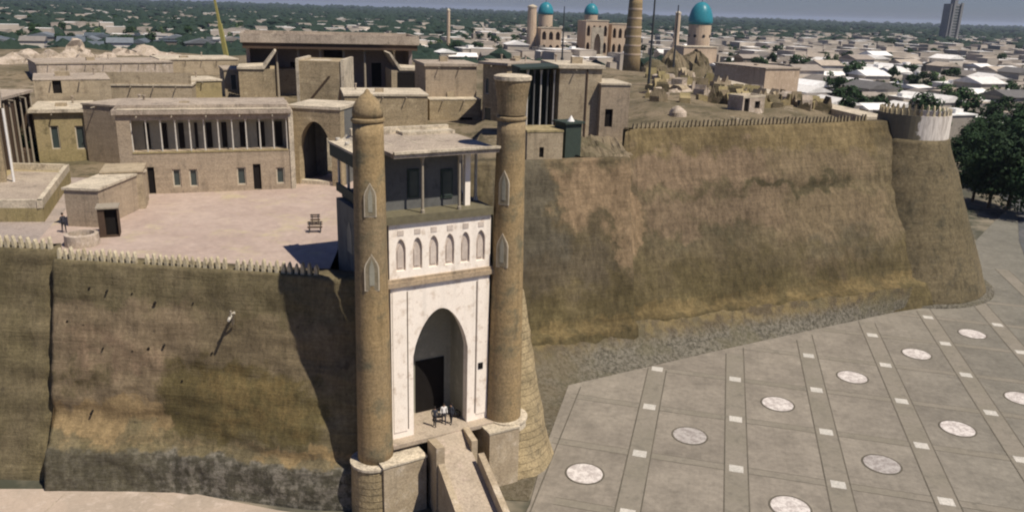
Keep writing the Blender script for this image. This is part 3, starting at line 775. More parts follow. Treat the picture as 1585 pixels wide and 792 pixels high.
# towers
M['brownpane'] = mud('niche_brown_plaster', C(.27, .23, .16), C(.21, .18, .12), C(.33, .28, .20), big=.8, fs=.15)
def gtower(label, c, r0, r1, ztop, kind, wins):
    t = thing('gate_tower', label, 'tower', (c[0], c[1], 4), 'round brick towers flanking the gate')
    prof = []
    H1 = 28.0 if kind == 'dome' else 27.7
    for k in range(26): s = k/25; prof.append((lerp(r0, r1, s), lerp(4.0, H1, s)))
    b = MB(); b.lathe(c, prof, 40); b.build('shaft', M['ochre'], t, smooth=False)
    for p in t.children: p.data.polygons.foreach_set('use_smooth', [len(f.vertices) == 4 for f in p.data.polygons])
    b = MB(); b.lathe(c, [(r1+.02, H1), (r1+.09, H1+.1), (r1+.09, H1+.22), (r1+.02, H1+.3)], 40); b.build('collar', M['ochre'], t, smooth=False)
    if kind == 'dome':
        pr = [(r1*.98, H1+.29), (r1*1.0, H1+.7), (r1*.93, H1+.95), (r1*.78, H1+1.25), (r1*.58, H1+1.5), (r1*.36, H1+1.7), (r1*.22, H1+1.8), (r1*.14, H1+1.95), (.05, H1+2.05)]
        b = MB(); b.lathe(c, pr, 32); b.build('dome', M['ochre'], t, smooth=True)
    else:
        pr = [(r1*.98, H1+.40), (r1*1.02, H1+.8), (r1*1.07, H1+1.4), (r1*1.15, H1+2.0), (r1*1.22, H1+2.45), (r1*1.25, H1+2.7)]
        b = MB(); b.lathe(c, pr, 32); b.build('flared_capital', M['ochre'], t, smooth=False)
        b = MB(); b.lathe(c, [(r1*1.27, H1+2.7), (r1*1.33, H1+2.76), (r1*1.33, H1+3.0), (r1*1.1, H1+3.08)], 32); b.build('cap_slab', M['rooflight'], t)
    for (px0, y0, px1, y1) in wins:
        # framed blind windows facing the camera side of the shaft
        cz0 = (y0+y1)/2; xm = (px0+px1)/2
        fr0 = Fr((c[0]-1, c[1]), (c[0]+1, c[1])); a, z1 = fr0.px(xm, y0, -r0*.8); a, z0 = fr0.px(xm, y1, -r0*.8)
        aw = (fr0.px(px1, cz0, -r0*.8)[0]-fr0.px(px0, cz0, -r0*.8)[0])/2
        zc = (z0+z1)/2; rr = lerp(r0, r1, (zc-4)/24)
        off = a-1; ang = math.asin(max(-.9, min(.9, off/rr)))
        nrm = Vector((math.sin(ang), -math.cos(ang), 0)); tg = Vector((math.cos(ang), math.sin(ang), 0)); o = Vector((c[0], c[1], 0))+nrm*(rr*math.cos(min(.9, aw/rr))+.02)
        ff = Fr(o, o+tg)
        if ff.v.dot(nrm) > 0: ff.v = -ff.v
        b = MB(); h = z1-z0
        out = [(-aw, z0), (aw, z0), (aw, z0+h*.62), (aw*.82, z0+h*.74), (aw*.45, z0+h*.86), (0, z1), (-aw*.45, z0+h*.86), (-aw*.82, z0+h*.74), (-aw, z0+h*.62)]
        b.prism(ff, out, -.07, .3); fobj = b.build('blind_window', M['frame'], t)
        b = MB(); b.prism(ff, [(p*.84, lerp(z, zc, .06)) for p, z in out], -.09, -.06); b.build('pane', M['brownpane'], fobj)
        b = MB(); b.prism(ff, [(p*.34, lerp(z, zc, .3)) for p, z in out], -.11, -.088); b.build('lattice', M['greywall'], fobj)
    return t
gtower('round ochre brick gate tower with small pointed dome, left of the white facade', (-9.32, 50.55), 1.26, .97, 30, 'dome', [(564, 283, 583, 336), (565, 393, 588, 450)])
gtower('round ochre brick gate tower with flared capital and flat cap, right of the facade', (-.32, 55.9), 1.38, .98, 31, 'flare', [(771, 264, 788, 318), (767, 361, 786, 414)])
# plinths
p1 = thing('tower_plinth', 'low round stone drum under the left gate tower', 'plinth', (-9.3, 50.4, 0))
b = MB(); b.lathe((-9.45, 50.3), [(1.62, 0), (1.55, 3.7), (1.5, 3.95)], 36); b.build('drum', M['stone'], p1)
b = MB(); b.lathe((-9.45, 50.3), [(1.5, 3.95), (1.62, 4.0), (1.62, 4.18), (1.2, 4.22)], 36); b.build('rim', M['rooflight'], p1)
p2 = thing('tower_plinth', 'square stone base with round rim under the right gate tower', 'plinth', (0, 55, 0))
b = MB(); b.lathe((-.02, 55.9), [(1.5, 4.2), (1.5, 4.75), (1.6, 4.8), (1.6, 4.98), (1.2, 5.02)], 36); b.build('rim', M['rooflight'], p2)
fr2 = Fr((-1.4, 54.3), (1.2, 55.8)); 
b = MB(); b.box(fr2, -.45, 2.1, -1.1, 2.6, 0, 4.72); b.build('block', M['parapet'], p2)
b = MB(); b.box(fr2, -.5, 2.15, -1.15, 2.5, 4.72, 4.86); b.build('coping', M['rooflight'], p2)
# left forecourt block beside the ramp
fb = Fr(at(594, 725, 4.3), at(660, 706, 4.3))
p3 = thing('gate_platform', 'square stone platform in front of the white facade left of the ramp', 'platform', fb.p(1.5, 0, 0))
b = MB(); b.box(fb, 0, fb.w, 0, 2.9, 0, 4.25); b.build('block', M['parapet'], p3)
b = MB(); b.box(fb, -.06, fb.w+.06, -.06, 2.6, 4.25, 4.4); b.build('coping', M['rooflight'], p3)
# battered stone buttress right of the gate
bt = thing('stone_buttress', 'rough sloping stone buttress against the right side of the gate', 'buttress', (1.5, 57, 0))
b = MB(); prof = []
for k in range(22):
    t = k/21; z = 13.6*t; prof.append((lerp(4.3, .5, t**.85), z, lerp(-.35, .55, t), lerp(58.6, 60.5, t)))
b.lathe((0, 0), prof, 48)
b.v = [tuple(Vector(v)+Vector((Vector(v)-Vector((0, 59, v[2]))).normalized())*noise.fractal(Vector(v)*.6, .9, 2, 4)*.16) for v in b.v]
b.build('masonry', M['stone'], bt, smooth=False)
# ramp
RO = Vector((-4.75, 53.9, 0)); RDIR = Vector((.36, -.933, 0)).normalized(); RS = Vector((-RDIR.y, RDIR.x, 0))
def rp(t, s, dz=0): q = RO+RDIR*t+RS*s; return Vector((q.x, q.y, 5.0-max(0, t-.8)*.25+dz))
ramp = thing('stone_ramp', 'pale stone ramp descending from the gate towards the viewer between parapets', 'ramp', (-4, 50, 0))
def beam(b, t0, t1, s0, s1, h0, h1, zb=0, absz=False):
    p = []
    for z_ in ('b', 't'):
        for (t, s) in ((t0, s0), (t0, s1), (t1, s1), (t1, s0)):
            q = rp(t, s); hh = h0 if t == t0 else h1
            p.append(Vector((q.x, q.y, zb)) if z_ == 'b' else (Vector((q.x, q.y, hh)) if absz else q+Vector((0, 0, hh))))
    b.hexa(p)
TE = 20
b = MB(); beam(b, .62, .8, -1.2, 1.2, -.01, 0, -.2); beam(b, .8, TE, -1.2, 1.2, 0, 0, -.2); b.build('deck', M['deck'], ramp)
b = MB(); beam(b, 4.35, TE, -1.65, -1.2, .4, .4); b.build('parapet', M['parapet'], ramp)
b = MB(); beam(b, 4.6, TE, 1.2, 1.65, .95, .95); b.build('parapet', M['parapet'], ramp)
b = MB(); beam(b, 1.9, 4.3, -1.75, -1.15, 5.15, 5.75, 0, True); b.build('pillar', M['parapet'], ramp)
b = MB(); beam(b, 1.1, 3.3, 1.15, 1.6, 5.2, 5.25, 0, True); b.build('landing_parapet', M['parapet'], ramp)
# ------------------------------------------------------------------ citadel buildings
def building(name, label, cat, L, Rr, zb, top, depth, m='tan', roof=None, over=.35, rth=.35, wins=(), zdown=3, loc_top=True, group=None, frame=None):
    """L, Rr ground corners of the front; top: z of the wall head; wins: px rectangles with a kind"""
    fr = frame or Fr(L, Rr); t = thing(name, label, cat, fr.p(fr.w/2, 0, zb), group)
    W = fr.w; ops = []
    for wv in wins:
        a0, zt = fr.px(wv[0], wv[1]); a1, _ = fr.px(wv[2], wv[1]); am, z0 = fr.px(wv[2], wv[3])
        z0 = max(z0, zb+.02); a0 = max(.05, a0); a1 = min(W-.05, a1)
        if a1-a0 > .08 and zt-z0 > .1: ops.append((a0, a1, z0, min(zt, top-.05), wv[4]))
    b = MB(); th = .45
    A = sorted({0, W, *[o[0] for o in ops], *[o[1] for o in ops]}); Z = sorted({zb-zdown, top, *[o[2] for o in ops], *[o[3] for o in ops]})
    for i in range(len(A)-1):
        for j in range(len(Z)-1):
            ca, cz = (A[i]+A[i+1])/2, (Z[j]+Z[j+1])/2
            if any(o[0] < ca < o[1] and o[2] < cz < o[3] for o in ops): continue
            b.add([fr.p(A[i], 0, Z[j]), fr.p(A[i+1], 0, Z[j]), fr.p(A[i+1], 0, Z[j+1]), fr.p(A[i], 0, Z[j+1])], [(0, 1, 2, 3)])
    for (a0, a1, z0, z1, k) in ops:
        dd = th if k != 'gallery' else 1.7
        q = [(a0, z0), (a1, z0), (a1, z1), (a0, z1)]
        for i in range(4):
            (p, r_), (p2, r2) = q[i], q[(i+1) % 4]
            b.add([fr.p(p, 0, r_), fr.p(p, dd, r_), fr.p(p2, dd, r2), fr.p(p2, 0, r2)], [(0, 1, 2, 3)])
        if k == 'gallery': b.add([fr.p(a0, dd, z0), fr.p(a1, dd, z0), fr.p(a1, dd, z1), fr.p(a0, dd, z1)], [(0, 1, 2, 3)], 1)
    # sides, back, top
    c = [fr.p(0, 0, 0), fr.p(W, 0, 0), fr.p(W, depth, 0), fr.p(0, depth, 0)]
    for i, j in ((1, 2), (2, 3), (3, 0)):
        b.add([Vector((c[i].x, c[i].y, zb-zdown)), Vector((c[j].x, c[j].y, zb-zdown)), Vector((c[j].x, c[j].y, top)), Vector((c[i].x, c[i].y, top))], [(0, 1, 2, 3)])
    b.add([Vector((q.x, q.y, top)) for q in c], [(0, 1, 2, 3)])
    wl = b.build('wall', [M[m], M['greywall']], t, recalc=False)
    for (a0, a1, z0, z1, k) in ops:
        if k == 'win':
            b = MB(); f_ = min(.12, (a1-a0)*.16)
            for bx in ((a0, a0+f_, z0, z1), (a1-f_, a1, z0, z1), (a0+f_, a1-f_, z0, z0+f_), (a0+f_, a1-f_, z1-f_, z1)): b.box(fr, bx[0], bx[1], .12, .24, bx[2], bx[3])
            w_ = b.build('window', M['frame'], t)
            b = MB(); b.box(fr, a0+.01, a1-.01, .25, .3, z0+.01, z1-.01); b.build('pane', M['glass'], w_)
        elif k == 'door':
            b = MB(); b.box(fr, a0+.01, a1-.01, .2, .26, z0, z1-.01); b.build('door', M['dark'], t)
        elif k == 'dark':
            b = MB(); b.box(fr, a0+.01, a1-.01, .3, .36, z0+.01, z1-.01); b.build('opening', M['dark'], t)
    if roof:
        b = MB(); b.box(fr, -over, W+over, -over, depth+over, top+.002, top+rth); b.build('roof', M[roof], t)
    else:   # parapet ring
        b = MB()
        for a0, a1, d0, d1 in ((-.04, W+.04, -.04, .36), (-.04, W+.04, depth-.36, depth+.04), (-.04, .36, .36, depth-.36), (W-.36, W+.04, .36, depth-.36)): b.box(fr, a0, a1, d0, d1, top+.002, top+.35)
        b.build('parapet', M['rooflight'], t)
    if roof and W > 4 and zb > 10:
        for k in range(int(W/3.2)):
            a = (k+.6)*3.2
            if a < W-.4: b = MB(); b.tube([fr.p(a, .3, top-.12), fr.p(a, -.75, top-.2)], .07, 6); b.build('drain_spout', M['woodpost'], t)
        rr = random.Random(int(W*1000)); a = rr.uniform(.2, .6)*W; e = rr.uniform(.3, .6)*depth
        b = MB(); b.box(fr, a, a+rr.uniform(.8, 1.8), e, e+rr.uniform(.6, 1.2), top+rth, top+rth+rr.uniform(.3, .8)); b.build('roof_hatch', M['tan'], t)
        a = rr.uniform(.1, .9)*W; c = fr.p(a, depth*.7, 0); b = MB(); b.lathe((c.x, c.y), [(.12, top+rth), (.12, top+rth+.7), (.2, top+rth+.75), (.2, top+rth+.9)], 8); b.build('chimney', M['rubble'], t)
    return t, fr
P3 = lambda x, y, z: at(x, y, z)
def ztop(fr, x, y, d=0): return fr.px(x, y, d)[1]

# long two-storey gallery building
A, B = P3(192, 302, 16.1), P3(452, 292, 16.1); fr = Fr(A, B)
bl, fB = building('gallery_building', 'long two-storey house with a dark columned upper gallery behind the courtyard', 'building', A, B, 16.1, 25.0-.9, 7.5, 'pinkwall', 'roofpink', .3, .45,
    [(200, 187, 446, 231, 'gallery'), (266, 262, 279, 289, 'win'), (292, 262, 305, 289, 'win'), (366, 259, 380, 286, 'win'), (391, 254, 403, 293, 'door'), (427, 259, 440, 284, 'win'), (227, 259, 238, 300, 'door')])
ga0, gz1 = fB.px(200, 187); ga1, gz0 = fB.px(446, 231)
for k in range(12):
    a = lerp(ga0+.05, ga1-.05, k/11); c = fB.p(a, .18, 0); b = MB(); b.lathe((c.x, c.y), [(.09, gz0), (.06, gz1-.2), (.13, gz1-.01)], 8); b.build('column', M['palepost'], bl)
for (x0, x1) in ((222, 234), (250, 261), (275, 287), (300, 308), (318, 330), (342, 353), (370, 382), (397, 411), (425, 438)):
    a, z1 = fB.px(x0, 190, 1.65); a2, z0 = fB.px(x1, 228, 1.65)
    b = MB(); b.box(fB, a, a2, 1.6, 1.69, gz0+.1, gz1-.5); b.build('gallery_door', M['dark'], bl)
b = MB(); b.box(fB, ga0, ga1, -.05, .1, gz0-.12, gz0+.06); b.build('gallery_sill', M['olive'], bl)
b = MB(); b.box(fB, 0, fB.w, .6, 7.0, 24.56, 24.95); b.build('upper_roof', M['roofpink'], bl)
b = MB(); b.box(fB, .2, fB.w-.1, -.32, .55, 24.1+.455, 24.1+.52); b.build('eave_board', M['rooflight'], bl)
b = MB(); b.box(fB, fB.w-.02, fB.w+.45, -.1, 7.4, 13, 24.3); b.build('end_pier', M['rooflight'], bl)

building('annex', 'plain mud-plastered wall block left of the gallery building', 'building', P3(138, 250, 16), P3(196, 256, 16), 16, 22.8, 6, 'pinkwall', 'roofpink', .1, .2)
building('two_window_house', 'small brown house with two tall windows and a white roof edge', 'house', P3(62, 252, 16), P3(140, 249, 16), 16, 21.9, 8, 'olive', 'rooflight', .45, .4,
    [(76, 195, 90, 231, 'win'), (115, 195, 130, 231, 'win')])
building('guard_hut', 'small square plastered hut with a flat roof and blocked door, by the courtyard', 'hut', P3(163, 326, 16.1), P3(226, 323, 16.1), 16.1, 19.6, 4.0, 'tan', 'tan', .1, .15,
    [(188, 270, 203, 300, 'win')])
building('shed', 'low plastered shed with a pale worn clay roof left of the hut', 'shed', P3(106, 350, 16.1), P3(158, 352, 16.1), 16.1, 19.3, 8.5, 'pinkwall', 'rooflight', .12, .2)
building('kiosk', 'small dark timber ticket kiosk standing in the courtyard', 'kiosk', P3(155, 368, 16.1), P3(186, 366, 16.1), 16.1, 18.5, 1.5, 'wood', 'woodpost', .12, .12, [(160, 325, 182, 364, 'dark')], zdown=.1)
# round low enclosure
b = MB(); c0 = P3(128, 378, 16.1); rr_ = thing('low_ring_wall', 'low crumbling curved wall behind the merlons near the seam', 'wall', c0)
vs = []
prof = [(1.3, 16.0), (1.25, 17.0), (.95, 17.05), (.9, 16.15)]
b.lathe((c0.x, c0.y), prof, 22, cap=False); b.build('ring', M['rubble'], rr_)
for k in range(5):
    q = Vector((c0.x+random.uniform(-.6, .6), c0.y+random.uniform(-.6, .6), 16.3)); b = MB(); b.lathe((q.x, q.y), [(.3, 16.1), (.33, 16.4), (.15, 16.6)], 7); b.build('boulder', M['rubble'], rr_)
# terrace at left
tz = 16
ter = thing('terrace', 'raised mud terrace with low parapet at the left edge of the courtyard', 'terrace', (-52, 75, 16))
tp = [P3(-60, 322, 17.3), P3(66, 322, 17.3), P3(108, 264, 17.3), P3(20, 262, 17.3), P3(-60, 275, 17.3)]
b = MB(); k = len(tp)
b.add(tp+[Vector((p.x, p.y, 15.5)) for p in tp], [tuple(range(k))]+[(i, i+k, (i+1) % k+k, (i+1) % k) for i in range(k)]); b.build('terrace_block', M['olive'], ter)
b = MB()
for i in range(3):
    f_ = Fr(tp[i], tp[i+1]); b.box(f_, 0, f_.w, 0, .4, 17.3, 18.0)
b.build('terrace_parapet', M['rooflight'], ter)
b = MB(); b.add([Vector((p.x, p.y, 17.33)) for p in [tp[0].lerp(tp[2], .04), tp[1].lerp(tp[3], .06), tp[2].lerp(tp[0], .06), tp[3].lerp(tp[1], .06)]], [(0, 1, 2, 3)]); b.build('terrace_floor', M['roofpink'], ter, recalc=False)
# far left building and passage
lb_, fL = building('corner_house', 'tan building cut by the left edge of the view with pale roof and downpipe', 'building', P3(-90, 310, 16), P3(14, 302, 16), 16, 24.6, 9, 'tan2', 'rooflight', .5, 1.0)
a_, _z = fL.px(9, 200); b = MB(); b.tube([fL.p(a_, -.15, 16.2), fL.p(a_, -.15, 24.5)], .12); b.build('downpipe', M['metalwhite'], lb_)
building('ruined_house', 'tan ruined mud house with a dark window behind the two-window house', 'house', P3(64, 215, 17.5), P3(180, 210, 17.5), 17.5, 24.8, 10, 'tan', 'roofpink', .05, .1, [(78, 110, 92, 145, 'dark')])
pc, fC = building('colonnade_house', 'narrow dark colonnaded house at the back of the left passage', 'house', P3(14, 262, 16.5), P3(60, 240, 16.5), 16.5, 24.0, 5, 'wood', 'roofpink', .3, .3, [(19, 140, 55, 228, 'gallery')])
for k in range(6):
    c = fC.p(.7+k*(fC.w-1.2)/5, -.15, 0); b = MB(); b.lathe((c.x, c.y), [(.13, 16), (.09, 23.6)], 8); b.build('column', M['woodpost'], pc)
# mid background rooftops (0..380, 60..170)
RT = [
 ('rooftop_block', 'pale clay-roofed block with a dark recess behind the gallery roof', (150, 172), (300, 172), 18.5, 22.3, 12, 'tan', 'rooflight', [(186, 100, 214, 112, 'dark')]),
 ('rooftop_block', 'low olive mud block with a bright roof edge above the gallery building', (230, 165), (345, 160), 19, 22.6, 7, 'olive', 'rooflight', []),
 ('rooftop_block', 'tan plastered block with a narrow pale doorway left of the throne hall', (350, 160), (460, 158), 18, 23.6, 8, 'tan', 'roofpink', [(356, 115, 366, 140, 'win')]),
 ('rooftop_block', 'long low rubble-topped building across the left background', (60, 130), (270, 125), 19, 22.6, 14, 'rubble', 'roofpink', []),
 ('rooftop_block', 'low pale building with a bright roof in front of the crane', (250, 122), (370, 120), 19, 22.8, 12, 'tan', 'rooflight', []),
]
for (nm, lab, l, r_, zb, zt, dp, m_, rf, wn) in RT:
    building(nm, lab, 'building', P3(*l, zb), P3(*r_, zb), zb, zt, dp, m_, rf, .15, .25, wn)
# broken mud ruin lumps along the left skyline
for i, (x, y, h, wd) in enumerate([(120, 92, 5.5, 5), (108, 96, 3.2, 6), (135, 98, 3.5, 5), (45, 98, 3.4, 7), (80, 98, 3.0, 7), (165, 98, 2.6, 6), (190, 94, 3.2, 8), (225, 90, 3.4, 9), (20, 104, 3, 7), (260, 96, 2.6, 8)]):
    c = P3(x, y, 19.5); b = MB(); pr = [(wd*.55, 18), (wd*.5, 19.5+h*.3), (wd*.36, 19.5+h*.6), (wd*.2, 19.5+h*.85), (wd*.06, 19.5+h)]
    b.lathe((c.x, c.y), pr, 14); b.v = [tuple(Vector(v)+Vector((noise.noise(Vector(v)*.5), noise.noise(Vector(v)*.5+Vector((9, 0, 0))), noise.noise(Vector(v)*.7)*.5))*1.6) for v in b.v]
    o = b.build('mud_ruin', M['rubble'], None, loc=(c.x, c.y, 19)); tag(o, 'eroded lump of ruined mud wall on the left skyline, ' + ['the tallest, shaped like a stump', 'left of the tallest', 'right of the tallest', 'near the left end', 'halfway to the left end', 'low one right of the tallest', 'wide one above the dark recess', 'long one beside the pale roofs', 'farthest left', 'farthest right, nearest the crane'][i], 'ruin', 'mud ruins on the left skyline')

# portal with pointed arch
A, B = P3(456, 284, 16.1), P3(516, 288, 16.1); B = A+(B-A).normalized()*4.9; fp = Fr(A, B)
po = thing('arched_portal', 'tall brick portal with a dark pointed arch at the back of the courtyard', 'portal', fp.p(2.4, 0, 16))
b = MB(); zT = fp.px(470, 168)[1]
arch_wall(b, fp, -.3, fp.w+.6, 15.5, zT, .7, fp.w-.5, 15.5, 20.2, 23.0, 0, 1.2, 16); b.build('portal_front', M['tan2'], po)
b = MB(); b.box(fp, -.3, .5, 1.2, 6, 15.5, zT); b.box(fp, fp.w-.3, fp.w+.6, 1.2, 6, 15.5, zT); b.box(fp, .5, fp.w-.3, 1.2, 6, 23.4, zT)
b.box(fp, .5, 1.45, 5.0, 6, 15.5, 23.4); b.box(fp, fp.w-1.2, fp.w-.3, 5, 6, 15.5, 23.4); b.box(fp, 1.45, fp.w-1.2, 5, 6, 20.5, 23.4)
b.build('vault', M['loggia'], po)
b = MB(); b.box(fp, -.4, fp.w+.7, -.1, 6.1, zT+.002, zT+.3); b.build('coping', M['rooflight'], po)
b = MB(); b.box(fp, .7, fp.w-.5, .2, 1.0, 16, 16.5); b.build('step', M['rooflight'], po)
building('passage_wall', 'plastered wall seen in sunlight through the portal arch', 'wall', P3(476, 240, 17.6), P3(514, 240, 17.6), 17, 22, 1, 'rooflight', None)
# ascending brick stair block behind the portal
A, B = P3(462, 166, 20), P3(533, 168, 20); fq = Fr(A, B)
sb_ = thing('stair_block', 'tall rough brick block with slanting stair lines above the portal', 'building', fq.p(3, 0, 18))
zq = fq.px(500, 95)[1]
b = MB(); b.box(fq, 0, fq.w, 0, 8, 17, zq); b.build('wall', M['tan2'], sb_)
for p_, q_ in ((-.1, .35), (fq.w-.35, fq.w+.1)):
    b = MB(); b.box(fq, p_, q_, -.15, 8.1, 17, zq+.3); b.build('edge_pier', M['rooflight'], sb_)
for (x0, y0, x1, y1) in ((470, 165, 508, 118), (522, 168, 528, 128)):
    a0, z0 = fq.px(x0, y0); a1, z1 = fq.px(x1, y1); b = MB(); b.prism(fq, [(a0, z0), (a0+.35, z0), (a1+.35, z1), (a1, z1)], -.12, .02); b.build('stair_rail', M['wood'], sb_)
a0, z0 = fq.px(495, 95); b = MB(); b.box(fq, a0-2.0, a0+1.2, 1, 3.6, zq, zq+.05); b.build('top_landing', M['rooflight'], sb_)

# throne hall: great iwan
A = Vector((-46.2, 139.5, 0)); B = Vector((-18.6, 147.6, 0)); fh = Fr(A, B); HZ = 20.2
ha = thing('throne_hall', 'great open-fronted hall with a long flat roof and dark interior, on the citadel', 'building', fh.p(14, 0, HZ))
zE = fh.px(385, 66)[1]; W = fh.w
b = MB(); b.box(fh, 0, W, 9, 9.6, 16, zE); b.box(fh, 0, .6, 2.5, 9, 16, zE); b.box(fh, W-.6, W, 2.5, 9, 16, zE); b.build('wall', M['shade'], ha)
b = MB(); b.box(fh, -.6, W+.6, -1.2, 10.5, zE, zE+.45); b.build('roof', M['roofpink'], ha)
b = MB(); b.box(fh, -.7, W+.7, -1.4, -.9, zE+.1, zE+1.55); b.box(fh, -.7, -.2, -.9, 10.6, zE+.46, zE+1.6); b.box(fh, W+.2, W+.7, -.9, 10.6, zE+.46, zE+1.6); b.box(fh, -.2, W+.2, 10.1, 10.6, zE+.46, zE+1.7)
b.build('roof_parapet', M['roofpink'], ha)
b = MB(); b.box(fh, -.4, W+.4, -1.1, -.8, zE-.9, zE-.002); b.build('eave_beam', M['wood'], ha)
for x in (430, 463, 497, 533, 565, 610):
    a, z = fh.px(x, 120, .2); c = fh.p(a, .2, 0); b = MB(); b.lathe((c.x, c.y), [(.26, HZ-2), (.2, zE-1.2), (.42, zE-.9)], 10); b.build('column', M['woodpost'], ha)
a0, z0 = fh.px(501, 78, 9); a1, z1 = fh.px(532, 93, 9); b = MB(); b.box(fh, a0, a1, 8.9, 9.02, z1-3, z0); b.build('doorway', M['dark'], ha)
for x0, x1 in ((450, 462), (575, 590)):
    a0, _ = fh.px(x0, 110, 9); a1, _ = fh.px(x1, 110, 9); b = MB(); b.box(fh, a0, a1, 8.92, 9.01, HZ+.2, HZ+4.5); b.build('opening', M['dark'], ha)
# end wings with slanted roofs
def wing(label, X, flip):
    t = thing('hall_wing', label, 'wing', fh.p(X[0], -4, HZ))
    a0, a1 = X; zt = zE-1.6
    b = MB(); b.box(fh, a0, a1, -8, 0, 15, zt-2.2); b.build('wall', M['tan' if flip else 'tan2'], t)
    b = MB(); lo_, hi_ = (zt-2.2, zt+.6) if flip else (zt-2.2, zt+.6)
    if flip: pts = [(a0-.4, hi_), (a0-.1, hi_+.1), (a0+1.6, lo_+.5), (a1+.2, lo_+.3), (a1+.2, lo_), (a0+1.4, lo_)]
    else: pts = [(a1+.4, hi_), (a1-1.6, lo_), (a0-.2, lo_), (a0-.2, lo_+.3), (a1-1.8, lo_+.5), (a1+.1, hi_+.1)]
    b.prism(fh, pts, -8.2, .1); b.build('curled_roof', M['rooflight'], t)
    if flip: b = MB(); b.box(fh, a0+1.0, a1-.5, -8.06, -7.9, 20.2, zt-2.5); b.build('dark_opening', M['dark'], t)
    return t
wing('left wing of the throne hall with an upcurled pale roof', (-1.0, 4.6), False)
wing('right wing of the throne hall with an upcurled pinkish roof over a dark porch', (W-5.2, W+.4), True)
# terrace wall in front of the hall
A = P3(535, 208, 18); B = P3(662, 207, 18); fw = Fr(A, B)
building('terrace_wall', 'broad tan retaining wall below the throne hall behind the left gate tower', 'wall', A, B, 17, fw.px(600, 149)[1], 9, 'tan2', 'rooflight', .15, .25)
A = P3(360, 158, 19.5); B = P3(458, 152, 19.5)
# building right of hall
A = P3(665, 197, 18); B = P3(744, 196, 18); f1 = Fr(A, B)
zt = f1.px(700, 155)[1]
building('plain_house', 'lower tan house with a small dark opening above the gate roof', 'house', A, B, 17, zt, 5, 'tan2', 'rooflight', .05, .15, [(712, 182, 732, 196, 'dark')])
fr_ = Fr(f1.p(0, 3, 0), f1.p(f1.w, 3, 0)); zt2 = fr_.px(700, 103)[1]
building('blank_house', 'large blank plastered house wall with a pale cornice right of the throne hall', 'house', fr_.p(0, 0, 0), fr_.p(f1.w, 0, 0), 18, zt2, 9, 'pinkwall', 'roofpink', .25, .4)
A = P3(746, 200, 18.5); B = P3(782, 205, 18.5); f2 = Fr(A, B)
building('arched_window_house', 'narrow tan house with one arched window left of the flared tower top', 'house', A, B, 17, f2.px(760, 100)[1], 8, 'tan2', 'roofpink', .5, .35, [(750, 120, 757, 146, 'win'), (748, 165, 760, 196, 'win')])
A = P3(770, 190, 19); B = P3(838, 190, 19); f3 = Fr(A, B)
building('small_mosque', 'low dark-fronted mosque with a pale flat roof behind the right gate tower', 'mosque', A, B, 18, f3.px(800, 104)[1], 10, 'wood', 'roofpink', .3, .5)
# tall porch house (mosque with slanting dark porch)
A = P3(862, 214, 20); B = P3(926, 214, 20); f4 = Fr(A, B); zt = f4.px(880, 106)[1]
ms, f4 = building('porch_mosque', 'tall tan mosque block with bright flat roof beside a deep columned porch', 'mosque', A, B, 19.5, zt, 9, 'tan', 'rooflight', .3, .4)
b = MB(); a9, _ = f4.px(906, 150); b.box(f4, a9, a9+.18, -.12, .02, 20, zt-.1); b.build('downpipe', M['wood'], ms)
pw = 4.6
b = MB(); b.box(f4, -pw, -.02, 4.8, 5.2, 19, zt); b.box(f4, -pw-.3, -pw, 1.5, 5.2, 19, zt); b.build('porch_wall', M['greendoor'], ms)
b = MB(); b.prism(f4, [(-pw-.4, zt-.25), (-.3, zt+.05), (-.3, zt+.3), (-pw-.4, zt)], -.6, 5.3); b.build('porch_roof', M['greendoor'], ms)
for k in range(5):
    a = -pw+.7+k*.85; c = f4.p(a, .2+.1*k, 0); b = MB(); b.lathe((c.x, c.y), [(.13, 19.4), (.09, zt-.9), (.2, zt-.25)], 8); b.build('column', M['loggia'] if k % 2 else M['palepost'], ms)
b = MB(); b.prism(f4, [(-pw-.2, 19.4), (-pw+.5, 19.4), (-pw+1.6, zt-.2), (-pw-.2, zt-.2)], .9, 1.3); b.build('screen', M['greendoor'], ms)
A = P3(926, 216, 20); B = P3(970, 216, 20); f5 = Fr(A, B); zt = f5.px(950, 132)[1]
building('annex', 'lower tan annex with one dark window on the right of the porch mosque', 'building', A, B, 19.5, zt, 7, 'pinkwall', 'rooflight', .12, .2, [(937, 169, 949, 197, 'dark')])
A = P3(815, 247, 20); B = P3(870, 246, 20); f6 = Fr(A, B)
building('parapet_building', 'pale tan wall block with a small door on top of the lower right wall', 'building', A, B, 19, f6.px(840, 205)[1], 4, 'tan', 'olive', .05, .2, [(835, 228, 842, 244, 'door')])
A = P3(874, 245, 20); B = P3(898, 243, 20); f7 = Fr(A, B)
kb, f7 = building('sentry_box', 'dark green sentry box with a white cone light on its roof', 'kiosk', A, B, 20, f7.px(885, 192)[1], 2, 'greendoor', 'greendoor', .25, .2)
b = MB(); c = f7.p(f7.w/2, .6, 0); zz = f7.px(885, 192)[1]; b.lathe((c.x, c.y), [(.4, zz+.2), (.25, zz+.45), (.03, zz+.8)], 14); b.build('lamp', M['metalwhite'], kb)
# rubble base under annex
b = MB(); fz = Fr(P3(888, 244, 20), P3(976, 243, 20))
for i in range(30):
    for j in range(6):
        pass
rb_ = []
ns = 40
for i in range(ns+1):
    for j in range(7):
        p = fz.p(i/ns*fz.w, j*.9, 20.0); p.z = 19.9+ (.25*j)+noise.fractal(Vector((p.x*.8, p.y*.8, 0)), 1, 2, 4)*.45
        b.v.append(tuple(p))
for i in range(ns):
    for j in range(6): b.f.append((i*7+j, (i+1)*7+j, (i+1)*7+j+1, i*7+j+1)); b.m.append(0)
tag(b.build('rubble_slope', M['hill']), kind='structure')

